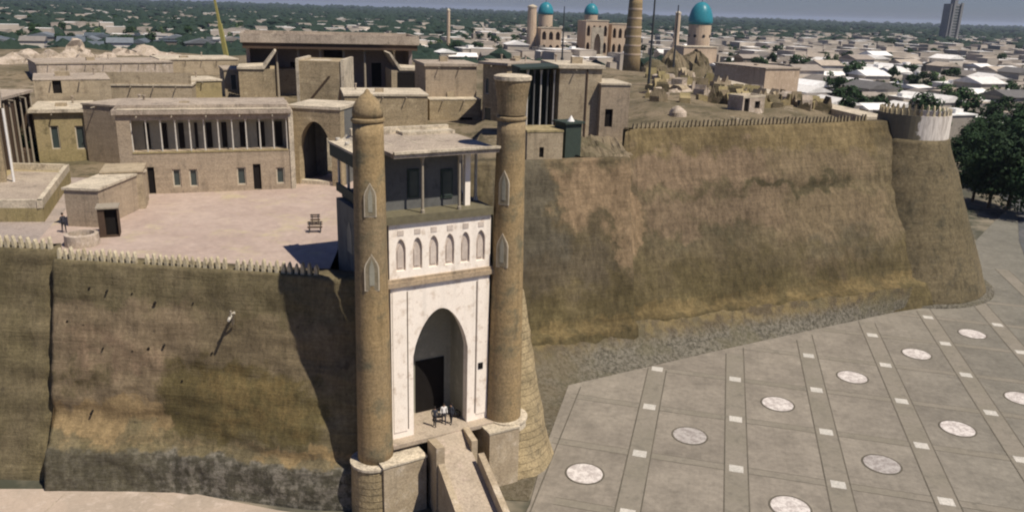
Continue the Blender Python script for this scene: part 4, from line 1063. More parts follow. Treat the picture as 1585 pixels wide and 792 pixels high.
# citadel hill: ruins, little pavilion, lamp masts, far rampart
for i, (x, y, z, sx, sy, h, lab) in enumerate([(1048, 176, 21.5, 1.3, .9, 1.0, 'small pale boulder heap just behind the right wall merlons'), (1160, 172, 21, 2.4, 1.2, 1.5, 'grey earth mound behind the right wall'),
        (1050, 150, 20.5, 3, 2, 1.6, 'low pointed earth heap on the citadel hill'), (1010, 120, 20, 4, 3, 4.5, 'dark broken brick mass of ruins under the lamp masts'), (1075, 110, 20, 5, 3, 5, 'largest olive ruin mound in front of the blue dome'), (1040, 112, 20, 4, 3, 5.5, 'peaked ruin lump between masts and dome')]):
    c = P3(x, y, z); b = MB(); b.lathe((c.x, c.y), [(sx, z-1.5), (sx*.9, z+h*.2), (sx*.65, z+h*.6), (sx*.25, z+h*.95), (.05, z+h)], 20)
    b.v = [tuple(Vector(v)+Vector((noise.noise(Vector(v)*.6), noise.noise(Vector(v)*.6+Vector((5, 0, 0))), noise.noise(Vector(v)*.8)))*.35*sx) for v in b.v]
    tag(b.build('rubble_mound', M['rubble'] if i < 3 else M['hill'], loc=(c.x, c.y, z)), lab, 'mound')
rh = random.Random(3); HLs = ['left end of the hill by the annex', 'below the masts', 'middle of the hill', 'under the blue dome', 'right half of the hill', 'near the far rampart']
for i in range(70):
    x = rh.uniform(985, 1260); y = rh.uniform(112, 168)
    if x > 1120: y = rh.uniform(140+(x-1120)*.2, 172)
    c = P3(x, y, 20.8); hz_ = hin(c.x, c.y); a = rh.uniform(0, 3.1); L_ = rh.uniform(1.5, 6); f_ = Fr((c.x, c.y), (c.x+math.cos(a), c.y+math.sin(a))); b = MB(); n0 = 8
    top_ = [(L_*k/n0, hz_+.2+rh.uniform(.3, 1.0)*(2.2 if rh.random() < .3 else 1)) for k in range(n0+1)]
    b.prism(f_, [(0, 18)]+[(L_, 18)]+top_[::-1], -.5, rh.uniform(.5, 2.0))
    zone = HLs[0] if x < 1000 else HLs[1] if x < 1040 else HLs[3] if y < 130 else HLs[2] if x < 1110 else HLs[4] if y < 160 else HLs[5]
    tag(b.build('mud_stump', M[rh.choice(['rubble', 'tan', 'hill', 'olive'])], loc=(c.x, c.y, 20)), 'broken jagged mud wall stump, '+zone, 'ruin', 'mud wall stumps, '+zone)
A = P3(1148, 176, 21); B = P3(1182, 174, 21)
pv, fpv = building('ruined_cabin', 'small white-walled roofless cabin just behind the right wall', 'hut', A, B, 20.5, 23.3, 3, 'rubble', None, 0, 0, [(1153, 153, 1161, 176, 'dark'), (1169, 157, 1177, 168, 'dark')])
A = P3(1105, 128, 19.5); B = P3(1183, 140, 19.5)
building('low_pink_house', 'long low pink-walled building with a pale roof beyond the citadel hill', 'building', P3(1105, 118, 16), P3(1183, 128, 16), 12, 20.0, 14, 'madrasa', 'roofpink', .3, .4)
fw_ = thing('rampart', 'low pale parapet wall curving along the far edge of the citadel', 'wall', (54, 165, 18))
b = MB(); rp_ = [P3(1092, 124, 20.3), P3(1130, 133, 20.3), P3(1180, 146, 20.3), P3(1230, 158, 20.3), P3(1290, 170, 20.6), P3(1350, 180, 21)]
for i in range(5):
    f_ = Fr(rp_[i], rp_[i+1]); b.box(f_, 0, f_.w+.1, -1.0, 3.2, 8, 20.9+i*.003)
b.build('wall', M['rooflight'], fw_)
for i, (x, yb, yt, lab) in enumerate([(1003, 140, -30, 'tall dark steel mast on the citadel hill'), (1041, 118, 8, 'shorter dark pole left of the big blue dome'), (870, 92, 10, 'thin dark pole in front of the madrasa')]):
    c = P3(x, yb, 20); f_ = Fr((c.x, c.y), (c.x+1, c.y)); zt = f_.px(x, yt)[1]
    m_ = thing('mast', lab, 'mast', (c.x, c.y, 18)); b = MB(); b.lathe((c.x, c.y), [(.32, 17), (.26, 24), (.14, zt)], 8); b.build('pole', M['steel'], m_)
    b = MB(); b.lathe((c.x, c.y), [(.5, 19.0), (.5, 20.5), (.2, 20.6)], 8); b.build('base', M['steel'], m_)

# ------------------------------------------------------------------ people and small things
def person(label, x, y, z, face, colt, colb, h=1.68, stride=.12, arm=.1):
    t = thing('person', label, 'person', (x, y, z)); t.rotation_euler = (0, 0, face)
    s = h/1.7
    V = {'pel': (0, 0, .92), 'sp': (0, 0, 1.12), 'ch': (0, .01, 1.32), 'nk': (0, 0, 1.46), 'hd': (0, -.02, 1.56), 'hd2': (0, -.01, 1.66)}
    R_ = {'pel': .135, 'sp': .12, 'ch': .135, 'nk': .05, 'hd': .088, 'hd2': .08}
    E_ = [('pel', 'sp'), ('sp', 'ch'), ('ch', 'nk'), ('nk', 'hd'), ('hd', 'hd2')]
    for sd_, k in ((-1, 'l'), (1, 'r')):
        st = stride*sd_
        V.update({k+'hp': (.09*sd_, 0, .88), k+'kn': (.10*sd_, -st*.6, .50), k+'an': (.10*sd_, -st+.03, .08), k+'to': (.11*sd_, -st-.12, .035),
                  k+'sh': (.19*sd_, .01, 1.39), k+'el': (.24*sd_, .03, 1.12), k+'wr': (.24*sd_, -arm, .88), k+'ha': (.235*sd_, -arm-.03, .79)})
        R_.update({k+'hp': .10, k+'kn': .062, k+'an': .042, k+'to': .038, k+'sh': .062, k+'el': .042, k+'wr': .028, k+'ha': .034})
        E_ += [('pel', k+'hp'), (k+'hp', k+'kn'), (k+'kn', k+'an'), (k+'an', k+'to'), ('ch', k+'sh'), (k+'sh', k+'el'), (k+'el', k+'wr'), (k+'wr', k+'ha')]
    ks = list(V); me = bpy.data.meshes.new('body'); me.from_pydata([tuple(c*s for c in V[k]) for k in ks], [(ks.index(a), ks.index(b_)) for a, b_ in E_], [])
    o = bpy.data.objects.new('body', me); COL.objects.link(o); o.parent = t
    md = o.modifiers.new('skin', 'SKIN'); sk = me.skin_vertices[0].data
    for i, k in enumerate(ks): sk[i].radius = (R_[k]*s, R_[k]*s)
    sk[0].use_root = True; o.modifiers.new('sub', 'SUBSURF').levels = 1; o.modifiers['sub'].render_levels = 1
    n = NB('clothes_'+label[:12]); 
    tc = n.n('ShaderNodeTexCoord'); sx = n.n('ShaderNodeSeparateXYZ'); n.put(tc.outputs['Object'], sx.inputs[0]); z_ = sx.outputs[2]
    col = n.mix(n.rng(z_, .93*s, .95*s), colb, colt); col = n.mix(n.rng(z_, 1.45*s, 1.47*s), col, C(.35, .22, .15)); col = n.mix(n.rng(z_, .07, .09, 1, 0), col, C(.02, .02, .02))
    me.materials.append(n.done(col, .85))
    b = MB(); b.lathe((0, 0), [(.097*s, 1.58*s), (.10*s, 1.64*s), (.085*s, 1.71*s), (.03*s, 1.745*s)], 12)
    hr = b.build('hair', flat('dark_hair', C(.015, .012, .01))); hr.parent = t; hr.location = (0, .012, 0)
    return t
def on(x, y, z): q = at(x, y, z); return q.x, q.y, z
person('person in a white shirt and dark trousers standing in the gate doorway', *on(687, 655, 5.02), .3, C(.75, .73, .70), C(.05, .05, .06))
person('person in dark clothes at the top of the ramp by the left parapet', *on(673, 660, 5.02), 2.9, C(.05, .055, .07), C(.03, .03, .035))
person('person in dark clothes just right of the one in white', *on(698, 655, 5.02), -.5, C(.04, .045, .06), C(.03, .03, .04))
person('person in dark clothes standing alone in the lane by the shed', *on(100, 360, 16.1), 1.0, C(.04, .04, .05), C(.025, .025, .03))
# parked motorcycle in the arch recess
def on_g(a, d, z): return fg.p(a, d, z)
mt0 = thing('motorcycle', 'dark motorcycle parked inside the right side of the gate arch', 'motorcycle', on_g(A1-.7, 1.4, 5.0))
fm = Fr(on_g(A1-1.6, 1.5, 0), on_g(A1-.2, .9, 0))
for a in (.0, 1.3):
    b = MB(); q = [fm.p(a+.3*math.cos(k*math.pi/8), 0, 5.33+.3*math.sin(k*math.pi/8)) for k in range(17)]; b.tube(q, .055, 8); wh = b.build('wheel', M['dark'], mt0)
    b = MB(); b.tube([fm.p(a, -.05, 5.33), fm.p(a, .05, 5.33)], .1, 10); b.build('hub', M['steel'], wh)
b = MB(); b.tube([fm.p(0, 0, 5.33), fm.p(.45, 0, 5.45), fm.p(.9, 0, 5.85), fm.p(1.3, 0, 5.33)], .06, 8); b.build('frame', M['steel'], mt0)
b = MB(); b.tube([fm.p(.55, 0, 5.72), fm.p(.75, 0, 5.82), fm.p(.95, 0, 5.82)], [.1, .17, .08], 10); b.build('tank', M['greendoor'], mt0)
b = MB(); b.tube([fm.p(-.05, 0, 5.8), fm.p(.55, 0, 5.72)], .1, 8); b.build('seat', M['dark'], mt0)
b = MB(); b.tube([fm.p(.95, -.35, 6.02), fm.p(1.0, 0, 5.95), fm.p(.95, .35, 6.02)], .03, 6); b.build('handlebar', M['steel'], mt0)
# two benches in the courtyard
def bench(label, c, w_):
    t = thing('bench', label, 'bench', c, 'dark benches in the courtyard'); f_ = Fr((c.x-w_/2, c.y), (c.x+w_/2, c.y+.2))
    b = MB()
    for k in range(3): b.box(f_, 0, w_, k*.17, k*.17+.14, c.z+.43, c.z+.48)
    b.build('seat', M['wood'], t)
    b = MB()
    for k in range(2): b.box(f_, 0, w_, .52+k*.02, .56+k*.02, c.z+.58+k*.18, c.z+.70+k*.18)
    b.build('backrest', M['wood'], t)
    for a in (.12, w_-.2):
        b = MB(); b.box(f_, a, a+.08, .02, .48, c.z, c.z+.43); b.box(f_, a, a+.08, .48, .56, c.z, c.z+.9); b.build('leg', M['steel'], t)
bench('longer dark wooden bench in the courtyard, nearer the wall', P3(487, 361, 16.1), 1.25)
bench('shorter dark wooden bench just behind the longer one', P3(488, 349, 16.1), .85)

# ------------------------------------------------------------------ trees
def crown_mesh(name, seed, n_cl=14, per=46, leaf=.5, h=6, rad=2.6, zc=4.2, squash=.9, mat='leaf'):
    rnd = random.Random(seed); b = MB()
    for c in range(n_cl):
        th, rr = rnd.uniform(0, 6.28), rad*math.sqrt(rnd.random())*.8; zz = zc+rnd.uniform(-1, 1)*rad*squash*.8
        cc = Vector((rr*math.cos(th), rr*math.sin(th), zz)); cr = rad*rnd.uniform(.3, .5)
        for k in range(per):
            d = Vector((rnd.gauss(0, 1), rnd.gauss(0, 1), rnd.gauss(0, 1))).normalized()*cr*rnd.uniform(.6, 1.05)
            p = cc+d; nn = (d.normalized()+Vector((rnd.uniform(-.6, .6), rnd.uniform(-.6, .6), rnd.uniform(-.3, .8)))).normalized()
            a = nn.orthogonal().normalized()*leaf*rnd.uniform(.5, 1); e = nn.cross(a).normalized()*leaf*rnd.uniform(.5, 1)
            b.add([p-a, p-e*.7, p+a, p+e*.7], [(0, 1, 2, 3)])
    o = b.build(name, M[mat], recalc=False); me = o.data; bpy.data.objects.remove(o); return me
def trunk_mesh(h, r):
    b = MB(); b.tube([(0, 0, -.2), (.05, 0, h*.4), (0, .05, h*.75)], [r, r*.75, r*.4], 7)
    for k in range(4):
        a = k*1.6+.4; b.tube([(0, 0, h*.4+k*.2), (math.cos(a)*.8, math.sin(a)*.8, h*.65+k*.15), (math.cos(a)*1.3, math.sin(a)*1.3, h*.85)], [r*.5, r*.3, r*.12], 5)
    o = b.build('trunk', M['bark']); me = o.data; bpy.data.objects.remove(o); return me
CR = [crown_mesh('crown', 1), crown_mesh('crown', 2, rad=3.0, squash=.7, mat='leaf2'), crown_mesh('crown', 3, rad=2.2, squash=1.3, zc=4.6), crown_mesh('crown', 4, n_cl=18, rad=3.2)]
CRN = [crown_mesh('crown', 11, n_cl=40, per=90, leaf=.26), crown_mesh('crown', 12, n_cl=44, per=90, leaf=.26, rad=3.0)]
TR = trunk_mesh(4.6, .22)
CRF = [crown_mesh('crown', 21, n_cl=7, per=16, leaf=1.0, mat='leaffar'), crown_mesh('crown', 22, n_cl=8, per=14, leaf=1.1, rad=3, mat='leaffar')]
def tree(x, y, z, sc, me, label, group=None, rot=0):
    t = thing('tree', label, 'tree', (x, y, z), group); t.rotation_euler = (0, 0, rot); t.scale = (sc, sc, sc)
    for nm, m_ in (('trunk', TR), ('crown', me)):
        o = bpy.data.objects.new(nm, m_); COL.objects.link(o); o.parent = t
    return t
# near dark trees at the right, behind the corner tower
rt_ = random.Random(5)
near = [(1560, 325, 2.2), (1530, 322, 1.7), (1505, 312, 1.5), (1590, 300, 2.3), (1540, 285, 1.9), (1570, 270, 2.1), (1515, 280, 1.7), (1500, 250, 1.5), (1545, 250, 1.8), (1580, 240, 2.0), (1520, 235, 1.5), (1600, 340, 1.9), (1610, 260, 2.2), (1490, 270, 1.4)]
nl = ['dark tree with drooping crown beside the road, nearest the right edge', 'dark tree on the road verge just behind the corner tower', 'dark tree tucked against the right flank of the corner tower']
for i, (x, y, s) in enumerate(near):
    c = P3(x, y, 0); tree(c.x, c.y, 0, s, CRN[i % 2], nl[i] if i < 3 else 'dense dark green tree in the grove right of the corner tower', None if i < 3 else 'grove right of the corner tower', rt_.uniform(0, 6))
c = P3(40, 245, 16); tree(c.x, c.y, 16, .55, CRN[0], 'small green tree in the passage at the left edge')
c = P3(60, 248, 16); tree(c.x, c.y, 16, .35, CRN[1], 'small green shrub-like tree beside the two-window house')

# ------------------------------------------------------------------ city
def house_mesh(seed, wx, wy, h, gable, roofm):
    rnd = random.Random(seed); o = Fr((-wx/2, -wy/2), (wx/2, -wy/2))
    b = MB(); b.box(o, 0, wx, 0, wy, -.5, h)
    k = 0
    while 1.0+k*2.2 < wx-1.2:
        b.box(o, 1.0+k*2.2, 1.9+k*2.2, -.04, .02, .9, 2.2, 1); b.box(o, 1.0+k*2.2, 1.9+k*2.2, wy-.02, wy+.04, .9, 2.2, 1); k += 1
    w_ = b.build('wall', [M['hwall'], M['hdark']])
    b = MB()
    if gable:
        hh = gable; p = [(-.5, h), (wx+.5, h), (wx+.5, h+.12), (wx/2, h+hh), (-.5, h+.12)]
        if rnd.random() < .5: b.prism(o, p, -.4, wy+.4)
        else:
            o2 = Fr((wx/2, -wy/2), (wx/2, wy/2)); p = [(-.5, h), (wy+.5, h), (wy+.5, h+.12), (wy/2, h+hh), (-.5, h+.12)]; b.prism(o2, p, -.4, wx+.4)
    else:
        b.box(o, -.3, wx+.3, -.3, wy+.3, h+.002, h+.25)
        b.box(o, wx*.2, wx*.5, wy*.3, wy*.6, h+.25, h+1.3)
    r_ = b.build('roof', M[roofm])
    out = (w_.data, r_.data)
    bpy.data.objects.remove(w_); bpy.data.objects.remove(r_); return out
HV = [house_mesh(i, *a, 'hroof') for i, a in enumerate([(11, 8, 3.4, 0), (9, 7, 3.2, 1.5), (14, 8, 3.6, 1.8), (8, 8, 5.8, 0), (16, 7, 3.4, 1.3), (10, 10, 6.2, 1.8)])]
HVB = [house_mesh(i+20, *a, 'hroofb') for i, a in enumerate([(11, 8, 3.4, 1.6), (12, 9, 5.6, 1.8), (14, 8, 3.6, 1.8), (9, 8, 5.8, 0)])]
HL = ['flat-roofed city house with a rooftop room', 'small city house with a low gabled sheet roof', 'long city house with a low gabled sheet roof', 'two-storey flat-roofed city house', 'narrow long city house under a shallow roof', 'two-storey city house with a gabled roof']
rc = random.Random(42)
placed = []
def clear(x, y, r):
    for (a, b_, c_) in placed:
        if (a-x)**2+(b_-y)**2 < (r+c_)**2: return False
    return True
def off_citadel(x, y): return sd(x, y) < -26 if y < 300 else True
spots = []
def scatter(n_, x0, x1, y0, y1, kind, bias=1.0, rad=6.2):
    k = 0; tr = 0
    while k < n_ and tr < n_*40:
        tr += 1; px = rc.uniform(x0, x1); py = lerp(y0, y1, rc.random()**bias)
        hz = 396-F0*math.tan(PITCH)+ (px-792)*math.tan(ROLL)
        if py < hz+14: continue
        c = at(px, py, 2)
        if c.y > 2600 or not off_citadel(c.x, c.y) or not clear(c.x, c.y, rad): continue
        if math.hypot(c.x-126, c.y-579) < 26 or math.hypot(c.x-66, c.y-480) < 14: continue
        if abs(c.x - (c.y*.22+70)) < 9 and c.y < 300: continue
        placed.append((c.x, c.y, rad)); spots.append((c.x, c.y, kind)); k += 1
scatter(420, 1110, 1640, 46, 205, 'a', .85, 4.7)
scatter(130, 640, 1100, 22, 95, 'a', 1.0, 5)
scatter(150, -40, 420, 4, 85, 'b', .9, 5)
def zone(x, y):
    v = Vector((x, y, 2-HC)); d = v.dot(Fv); px = 792.5+F0*v.dot(Rv)/d
    if px < 560: return 'left of the crane' if px < 330 else 'behind the crane'
    if px < 1120: return 'around the madrasa and minaret'
    if y > 900: return 'far off near the high-rise' if px > 1350 else 'far off right of the biggest dome'
    if px < 1250: return 'right of the biggest dome'
    if px < 1380: return 'beyond the far rampart'
    return 'behind the corner tower' if px < 1490 else 'at the right edge beyond the grove'
spots.sort(key=lambda s: s[0]**2+s[1]**2)
far_stuff = MB()
cnt = 0
for (x, y, kd) in spots:
    lst = HV if kd == 'a' else HVB; i = rc.randrange(len(lst)); rz = rc.choice([0, math.pi/2])+.35+rc.uniform(-.15, .15); s = rc.uniform(.85, 1.25)*(1+min(1.0, y/1800))
    if cnt < 290:
        zn = zone(x, y); lab = HL[i]+' '+zn if kd == 'a' else ['gabled blue-grey roofed house among trees ', 'two-storey house with grey gabled roof among trees ', 'long grey-roofed house among trees ', 'flat grey-roofed block among trees '][i]+zn
        t = thing('city_house', lab, 'house', (x, y, 0), ('old town houses, ' if kd == 'a' else 'houses among trees, ')+'kind %s' % ['one', 'two', 'three', 'four', 'five', 'six'][i]+', '+zn); t.rotation_euler = (0, 0, rz); t.scale = (s, s, s)
        for nm, m_ in zip(('wall', 'roof'), lst[i]):
            o = bpy.data.objects.new(nm, m_); COL.objects.link(o); o.parent = t
    else:
        a, b_ = math.cos(rz)*5*s, math.sin(rz)*5*s; q = [Vector((x+p*a-r_*b_*.7, y+p*b_+r_*a*.7, 0)) for p, r_ in ((-1, -1), (1, -1), (1, 1), (-1, 1))]
        far_stuff.hexa(q+[v+Vector((0, 0, 4*s)) for v in q]); far_stuff.add([v+Vector((0, 0, 4*s+.3)) for v in q], [(0, 1, 2, 3)])
    cnt += 1
print('houses', cnt)
k = 0
while k < 5200:
    ang = rc.uniform(-.62, .64); dist = 520*math.exp(rc.random()*1.75); x, y = dist*math.tan(ang), dist; k += 1
    leftside = ang < -.06
    if leftside and rc.random() < .45: continue
    if dist < 640 and not (-.08 < ang < .16): continue
    if dist > 1900 and rc.random() < .6: continue
    if not clear(x, y, 3.5) or math.hypot(x-126, y-579) < 28 or (abs(x-y*.085) < 60 and 560 < y < 760 and x > -10): continue
    placed.append((x, y, 3.0)) if dist < 1300 else None
    s = rc.uniform(.8, 1.5)*(1+dist/3500); rz = rc.choice([0, math.pi/2])+rc.uniform(.1, .6); a, b_ = math.cos(rz)*5.5*s, math.sin(rz)*5.5*s
    q = [Vector((x+p*a-r_*b_*.7, y+p*b_+r_*a*.7, 0)) for p, r_ in ((-1, -1), (1, -1), (1, 1), (-1, 1))]; hh = rc.choice([3.5, 4, 6.5])*min(s, 1.6)
    far_stuff.hexa(q+[v+Vector((0, 0, hh)) for v in q]); far_stuff.add([Vector((v.x, v.y, hh+.25)) for v in q], [(0, 1, 2, 3)], rc.choice([1, 1, 2, 0]))
M['farbld'] = flat('far_building_walls', C(.42, .37, .31), .4, scale=.02, rough=.9); M['farroof'] = flat('far_roof_white', C(.84, .82, .78), .2, scale=.02, rough=.9); M['farroof2'] = flat('far_roof_dull', C(.26, .23, .20), .3, scale=.02, rough=.9)
tag(far_stuff.build('distant_buildings', [M['farbld'], M['farroof'], M['farroof2']], recalc=False), 'specks of far pale buildings scattered towards the horizon', 'buildings', kind='stuff')

# city trees
ncity = 0; tr = 0
while ncity < 215 and tr < 9000:
    tr += 1; reg = rc.random()
    if reg < .55: px, py = rc.uniform(1120, 1640), lerp(50, 215, rc.random())
    elif reg < .8: px, py = rc.uniform(-40, 420), rc.uniform(8, 80)
    else: px, py = rc.uniform(640, 1120), rc.uniform(25, 90)
    c = at(px, py, 1)
    if c.y > 1300 or not off_citadel(c.x, c.y) or not clear(c.x, c.y, 3.2): continue
    placed.append((c.x, c.y, 1.5)); side = 'between houses '+zone(c.x, c.y)
    i = rc.randrange(4); tree(c.x, c.y, 0, rc.uniform(1.0, 1.9), CR[i], ['rounded dark tree ', 'spreading mid green tree ', 'tall slim dark tree ', 'broad dark tree '][i]+side, 'trees '+side, rc.uniform(0, 6)); ncity += 1
# tree row at the foot of the far rampart (the dark hedge under the wall)
for k in range(44):
    x = 1120+k*5.5; c = P3(x+rc.uniform(-3, 3), 128+max(0, x-1120)*.235+rc.uniform(0, 8), 0)
    if sd(c.x, c.y) > -26: continue
    tree(c.x, c.y, 0, rc.uniform(.75, 1.15), CR[k % 4], 'dark tree in the dense row just beyond the far rampart', 'tree row beyond the far rampart', rc.uniform(0, 6))
# far woodland as one mass
fw = MB(); ico = bmesh.new(); bmesh.ops.create_icosphere(ico, subdivisions=1, radius=1); iv = [v.co.copy() for v in ico.verts]; ifc = [tuple(v.index for v in f.verts) for f in ico.faces]; ico.free()
cntw = 0
for _ in range(60000):
    if cntw > 8500: break
    ang = rc.uniform(-.62, .62); dist = 420*math.exp(rc.random()*2.9)
    x, y = dist*math.tan(ang), dist
    if dist < 1100:
        right = x > y*.18
        if right and dist < 1050: continue
        if x > -.06*y and rc.random() < .88: continue
        if rc.random() < .5 and not right and dist < 800: continue
        if not clear(x, y, 4): continue
    elif dist < 1700 and x > -.06*y and rc.random() < .55: continue
    if math.hypot(x-126, y-579) < 30 or math.hypot(x-66, y-480) < 25 or (abs(x-y*.085) < 110 and 560 < y < 900 and x > -10): continue
    s = rc.uniform(3, 6)*(1+dist/2600); cntw += 1
    sc = [rc.uniform(.7, 1.3) for _ in iv]; base = len(fw.v)
    fw.v += [(x+v.x*s*1.3*k, y+v.y*s*1.3*k, s*.75+v.z*s*k*.85) for v, k in zip(iv, sc)]
    fw.f += [tuple(i+base for i in f) for f in ifc]; fw.m += [0]*len(ifc)
tag(fw.build('woodland', M['leaffar'], recalc=False), 'dark teal belt of far trees reaching the horizon', 'woodland', kind='stuff')

# ------------------------------------------------------------------ landmarks
def dome_thing(label, c, r, zdr0, zdr1, H, drum_r=None):
    t = thing('domed_mosque', label, 'mosque', (c[0], c[1], 0), 'turquoise domes')
    dr = drum_r or r*.93
    b = MB(); b.lathe(c, [(dr*1.15, 0), (dr*1.15, zdr0), (dr, zdr0+.01), (dr, zdr1)], 24); b.build('drum', M['madrasa'], t)
    b = MB(); pr = [(r*.95, zdr1)]
    for k in range(1, 13):
        an = k/12*math.pi/2; pr.append((r*(1.02*math.cos(an)**.9 if k < 12 else .02), zdr1+H*math.sin(an)**1.0))
    b.lathe(c, pr, 32); b.build('dome', M['tiles'], t, smooth=True)
    b = MB(); b.lathe(c, [(.3, zdr1+H-.5), (.12, zdr1+H+2.5)], 8); b.build('finial', M['steel'], t)
    for k in range(8):
        an = k*math.pi/4+.2; q = Vector((c[0]+dr*math.cos(an), c[1]+dr*math.sin(an), (zdr0+zdr1)/2)); b = MB(); b.tube([q-Vector((math.cos(an), math.sin(an), 0))*.3, q+Vector((math.cos(an), math.sin(an), 0))*.15], 1.1, 8); b.build('drum_window', M['hdark'], t)
    return t
dome_thing('biggest turquoise dome on a tan drum right of the minaret', (125.5, 579), 8.3, 14, 29.0, 15)
dome_thing('turquoise dome left of the minaret, behind the madrasa', (22, 700), 6.5, 12, 32, 10)
dome_thing('smaller turquoise dome half hidden between the other dome and the minaret', (60, 700), 6.0, 12, 33, 9)
mi = thing('minaret', 'tall tapering brown brick minaret left of the biggest blue dome', 'minaret', (66, 480, 0))
b = MB(); b.lathe((66.2, 480), [(5.2, 0), (4.9, 10), (3.9, 40), (3.7, 44)], 28); b.build('shaft', M['minaret'], mi, smooth=True)
b = MB()
for z in (12, 17, 22, 27, 32, 37): r = lerp(4.9, 3.9, (z-10)/30)+.08; b.lathe((66.2, 480), [(r, z), (r+.05, z+.5), (r, z+1)], 28, cap=False)
b.build('brick_band', M['madrasa'], mi)
b = MB(); b.lathe((66.2, 480), [(3.7, 44), (5.0, 46.5), (5.0, 50), (4.4, 51), (1, 54)], 28); b.build('lantern', M['minaret'], mi)
def madrasa(label, x0, x1, yb, ytop, Y, depth, cols, iw=None):
    A = Vector((0, 0, 0)); f0 = Fr((-1, Y), (1, Y)); a0, zb = f0.px(x0, yb); a1, _ = f0.px(x1, yb); f = Fr((a0-1, Y), (a1-1, Y+ (a1-a0)*.15)); zt = f0.px((x0+x1)/2, ytop)[1]
    t = thing('madrasa', label, 'madrasa', f.p(f.w/2, 0, 0)); W = f.w
    b = MB(); bay = W/cols
    for k in range(cols):
        for lv in range(2):
            z0 = zt*(.12+.44*lv); z1 = z0+zt*.40
            arch_wall(b, f, k*bay, (k+1)*bay, (0 if lv == 0 else z0), (zt*.56 if lv == 0 else zt), k*bay+bay*.2, (k+1)*bay-bay*.2, z0+.05*zt, z0+zt*.24, z0+zt*.33, 0, 2.0, 6)
    b.box(f, 0, W, 2.0, depth, 0, zt); b.build('facade', M['madrasa'], t)
    for k in range(cols):
        b = MB(); b.box(f, k*bay+bay*.2, (k+1)*bay-bay*.2, 1.9, 1.99, zt*.15, zt*.95); b.build('niche', M['wood'], t)
    b = MB(); b.box(f, -.4, W+.4, -.3, .5, zt, zt+.9); b.build('cornice', M['rooflight'], t)
    return t
madrasa('pale brick madrasa block with dark arches left of the poles', 836, 868, 82, 44, 640, 30, 3)
madrasa('pink brick madrasa block with arches left of the minaret', 905, 940, 80, 33, 640, 30, 4)
madrasa('lower arched madrasa wing touching the minaret', 945, 972, 80, 38, 650, 30, 3)
f0 = Fr((-1, 625), (1, 625)); a, _ = f0.px(925, 60); pz = f0.px(925, 45)[1]
iwn = thing('iwan_gate', 'pale rounded portal standing in front of the pink madrasa block', 'portal', (a-1, 625, 0)); fi = Fr((a-1-4.5, 625), (a-1+4.5, 625))
b = MB(); arch_wall(b, fi, 0, 9, 0, pz+1, 2, 7, 0, pz*.55, pz*.85, 0, 4, 10); b.build('arch_wall', M['rooflight'], iwn); b = MB(); b.box(fi, 1.9, 7.1, 4, 4.4, 0, pz); b.build('niche', M['madrasa'], iwn)
building('long_city_wall', 'long pale pinkish flat building in front of the madrasa', 'building', (2, 560), (60, 566), 0, 6.0, 20, 'madrasa', 'rooflight', .5, .6)
building('domed_drum_house', 'tan brick cube building under the biggest blue dome', 'building', (109, 545), (132, 550), 0, 15, 14, 'madrasa', 'rooflight', .4, .5)
building('long_tan_block', 'long pale orange walled building right of the biggest dome', 'building', (118, 420), (150, 408), 0, 6, 14, 'madrasa', 'roofpink', .4, .5)
for i, (x, yb, yt, r_, lab) in enumerate([(694, 55, 18, 1.5, 'slender pale minaret stump among the distant trees'), (823, 45, 12, 4, 'squat pink brick tower left of the first blue dome'), (1048, 45, 22, 2.4, 'tan brick turret left of the biggest dome')]):
    Y = 650; f0 = Fr((-1, Y), (1, Y)); a, _ = f0.px(x, yb); zt = f0.px(x, yt)[1]; t = thing('brick_turret', lab, 'tower', (a-1, Y, 0))
    b = MB(); b.lathe((a-1, Y), [(r_, 0), (r_*.85, zt)], 14); b.build('shaft', M['madrasa'], t); b = MB(); b.lathe((a-1, Y), [(r_*.95, zt), (r_*.95, zt+1), (.2, zt+2.4)], 14); b.build('cap', M['rooflight'], t)
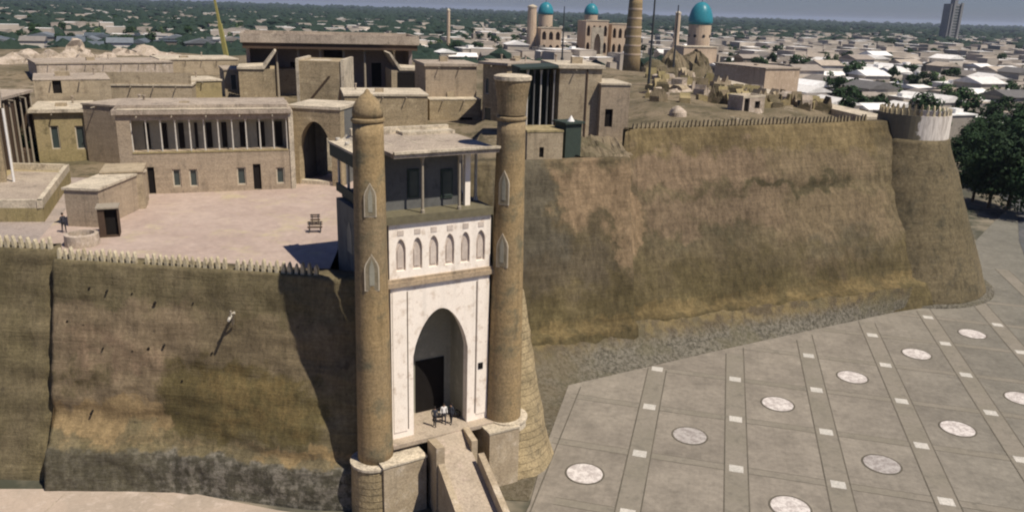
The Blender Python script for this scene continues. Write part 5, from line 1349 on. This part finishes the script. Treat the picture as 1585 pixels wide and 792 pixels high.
# tall concrete block at right
A = Vector((768, 1500, 0)); wt = thing('high_rise', 'grey concrete high-rise tower on the right horizon', 'building', (781, 1500, 0)); fz = Fr((768, 1500), (796, 1508))
b = MB(); b.box(fz, 0, 26, 0, 18, 0, 68); b.build('tower_block', M['concrete'], wt)
b = MB(); b.box(fz, 4, 8, -2.5, 0, 0, 74); b.box(fz, 20, 24.5, -2.5, 0, 0, 70); b.box(fz, 10, 17, 4, 14, 68, 76); b.build('stair_core', M['concrete'], wt)
b = MB(); b.box(fz, -10, 36, -8, -2.6, 0, 9); b.build('podium', M['rooflight'], wt)
for k in range(12):
    b = MB(); b.box(fz, 8.6, 19.4, -.12, -.01, 8+k*4.9, 10.2+k*4.9); b.build('window_row', M['glass'], wt)
# yellow crane boom left
Y = 250; f0 = Fr((-1, Y), (1, Y)); a0, z0 = f0.px(352, 74); a1, z1 = f0.px(331, -6)
cr_ = thing('mobile_crane', 'yellow crane boom leaning up behind the left rooftops', 'crane', (a0-1, Y, 0)); p0, p1 = Vector((a0-1, Y, z0-6)), Vector((a1-1, Y, z1)); 
b = MB(); mid_ = p0.lerp(p1, .62); b.tube([p0, mid_], [.85, .75], 4); b.build('lower_boom', M['yellow'], cr_)
b = MB(); b.tube([mid_, p1], [.5, .35], 4); b.build('upper_boom', M['yellow'], cr_)
b = MB(); b.box(f0, a0-3, a0+3, -1.5, 1.5, 1, 4); b.build('cab', M['yellow'], cr_)
b = MB(); b.tube([Vector((a0-1, Y, 3)), p0], .9, 6); b.build('mount', M['yellow'], cr_)
for k in range(4):
    b = MB(); q = Vector((a0-3.2+k*1.5, Y-1.6, .7)); b.tube([q, q+Vector((0, .5, 0))], .7, 12); b.build('wheel', M['dark'], cr_)

# ------------------------------------------------------------------ haze
hb = MB(); hb.hexa([(-26000, -700, -1), (26000, -700, -1), (26000, 31000, -1), (-26000, 31000, -1), (-26000, -700, 90), (26000, -700, 90), (26000, 31000, 90), (-26000, 31000, 90)])
hm = bpy.data.materials.new('haze_air'); hm.use_nodes = True; ht = hm.node_tree
for x in list(ht.nodes):
    if x.type != 'OUTPUT_MATERIAL': ht.nodes.remove(x)
pv_ = ht.nodes.new('ShaderNodeVolumePrincipled'); pv_.inputs['Density'].default_value = .00006; pv_.inputs['Color'].default_value = (.72, .82, 1, 1); pv_.inputs['Anisotropy'].default_value = .2
ht.links.new(pv_.outputs[0], ht.nodes['Material Output'].inputs['Volume'])
tag(hb.build('haze', hm), 'thin bluish air fading the far trees', 'haze', kind='stuff')
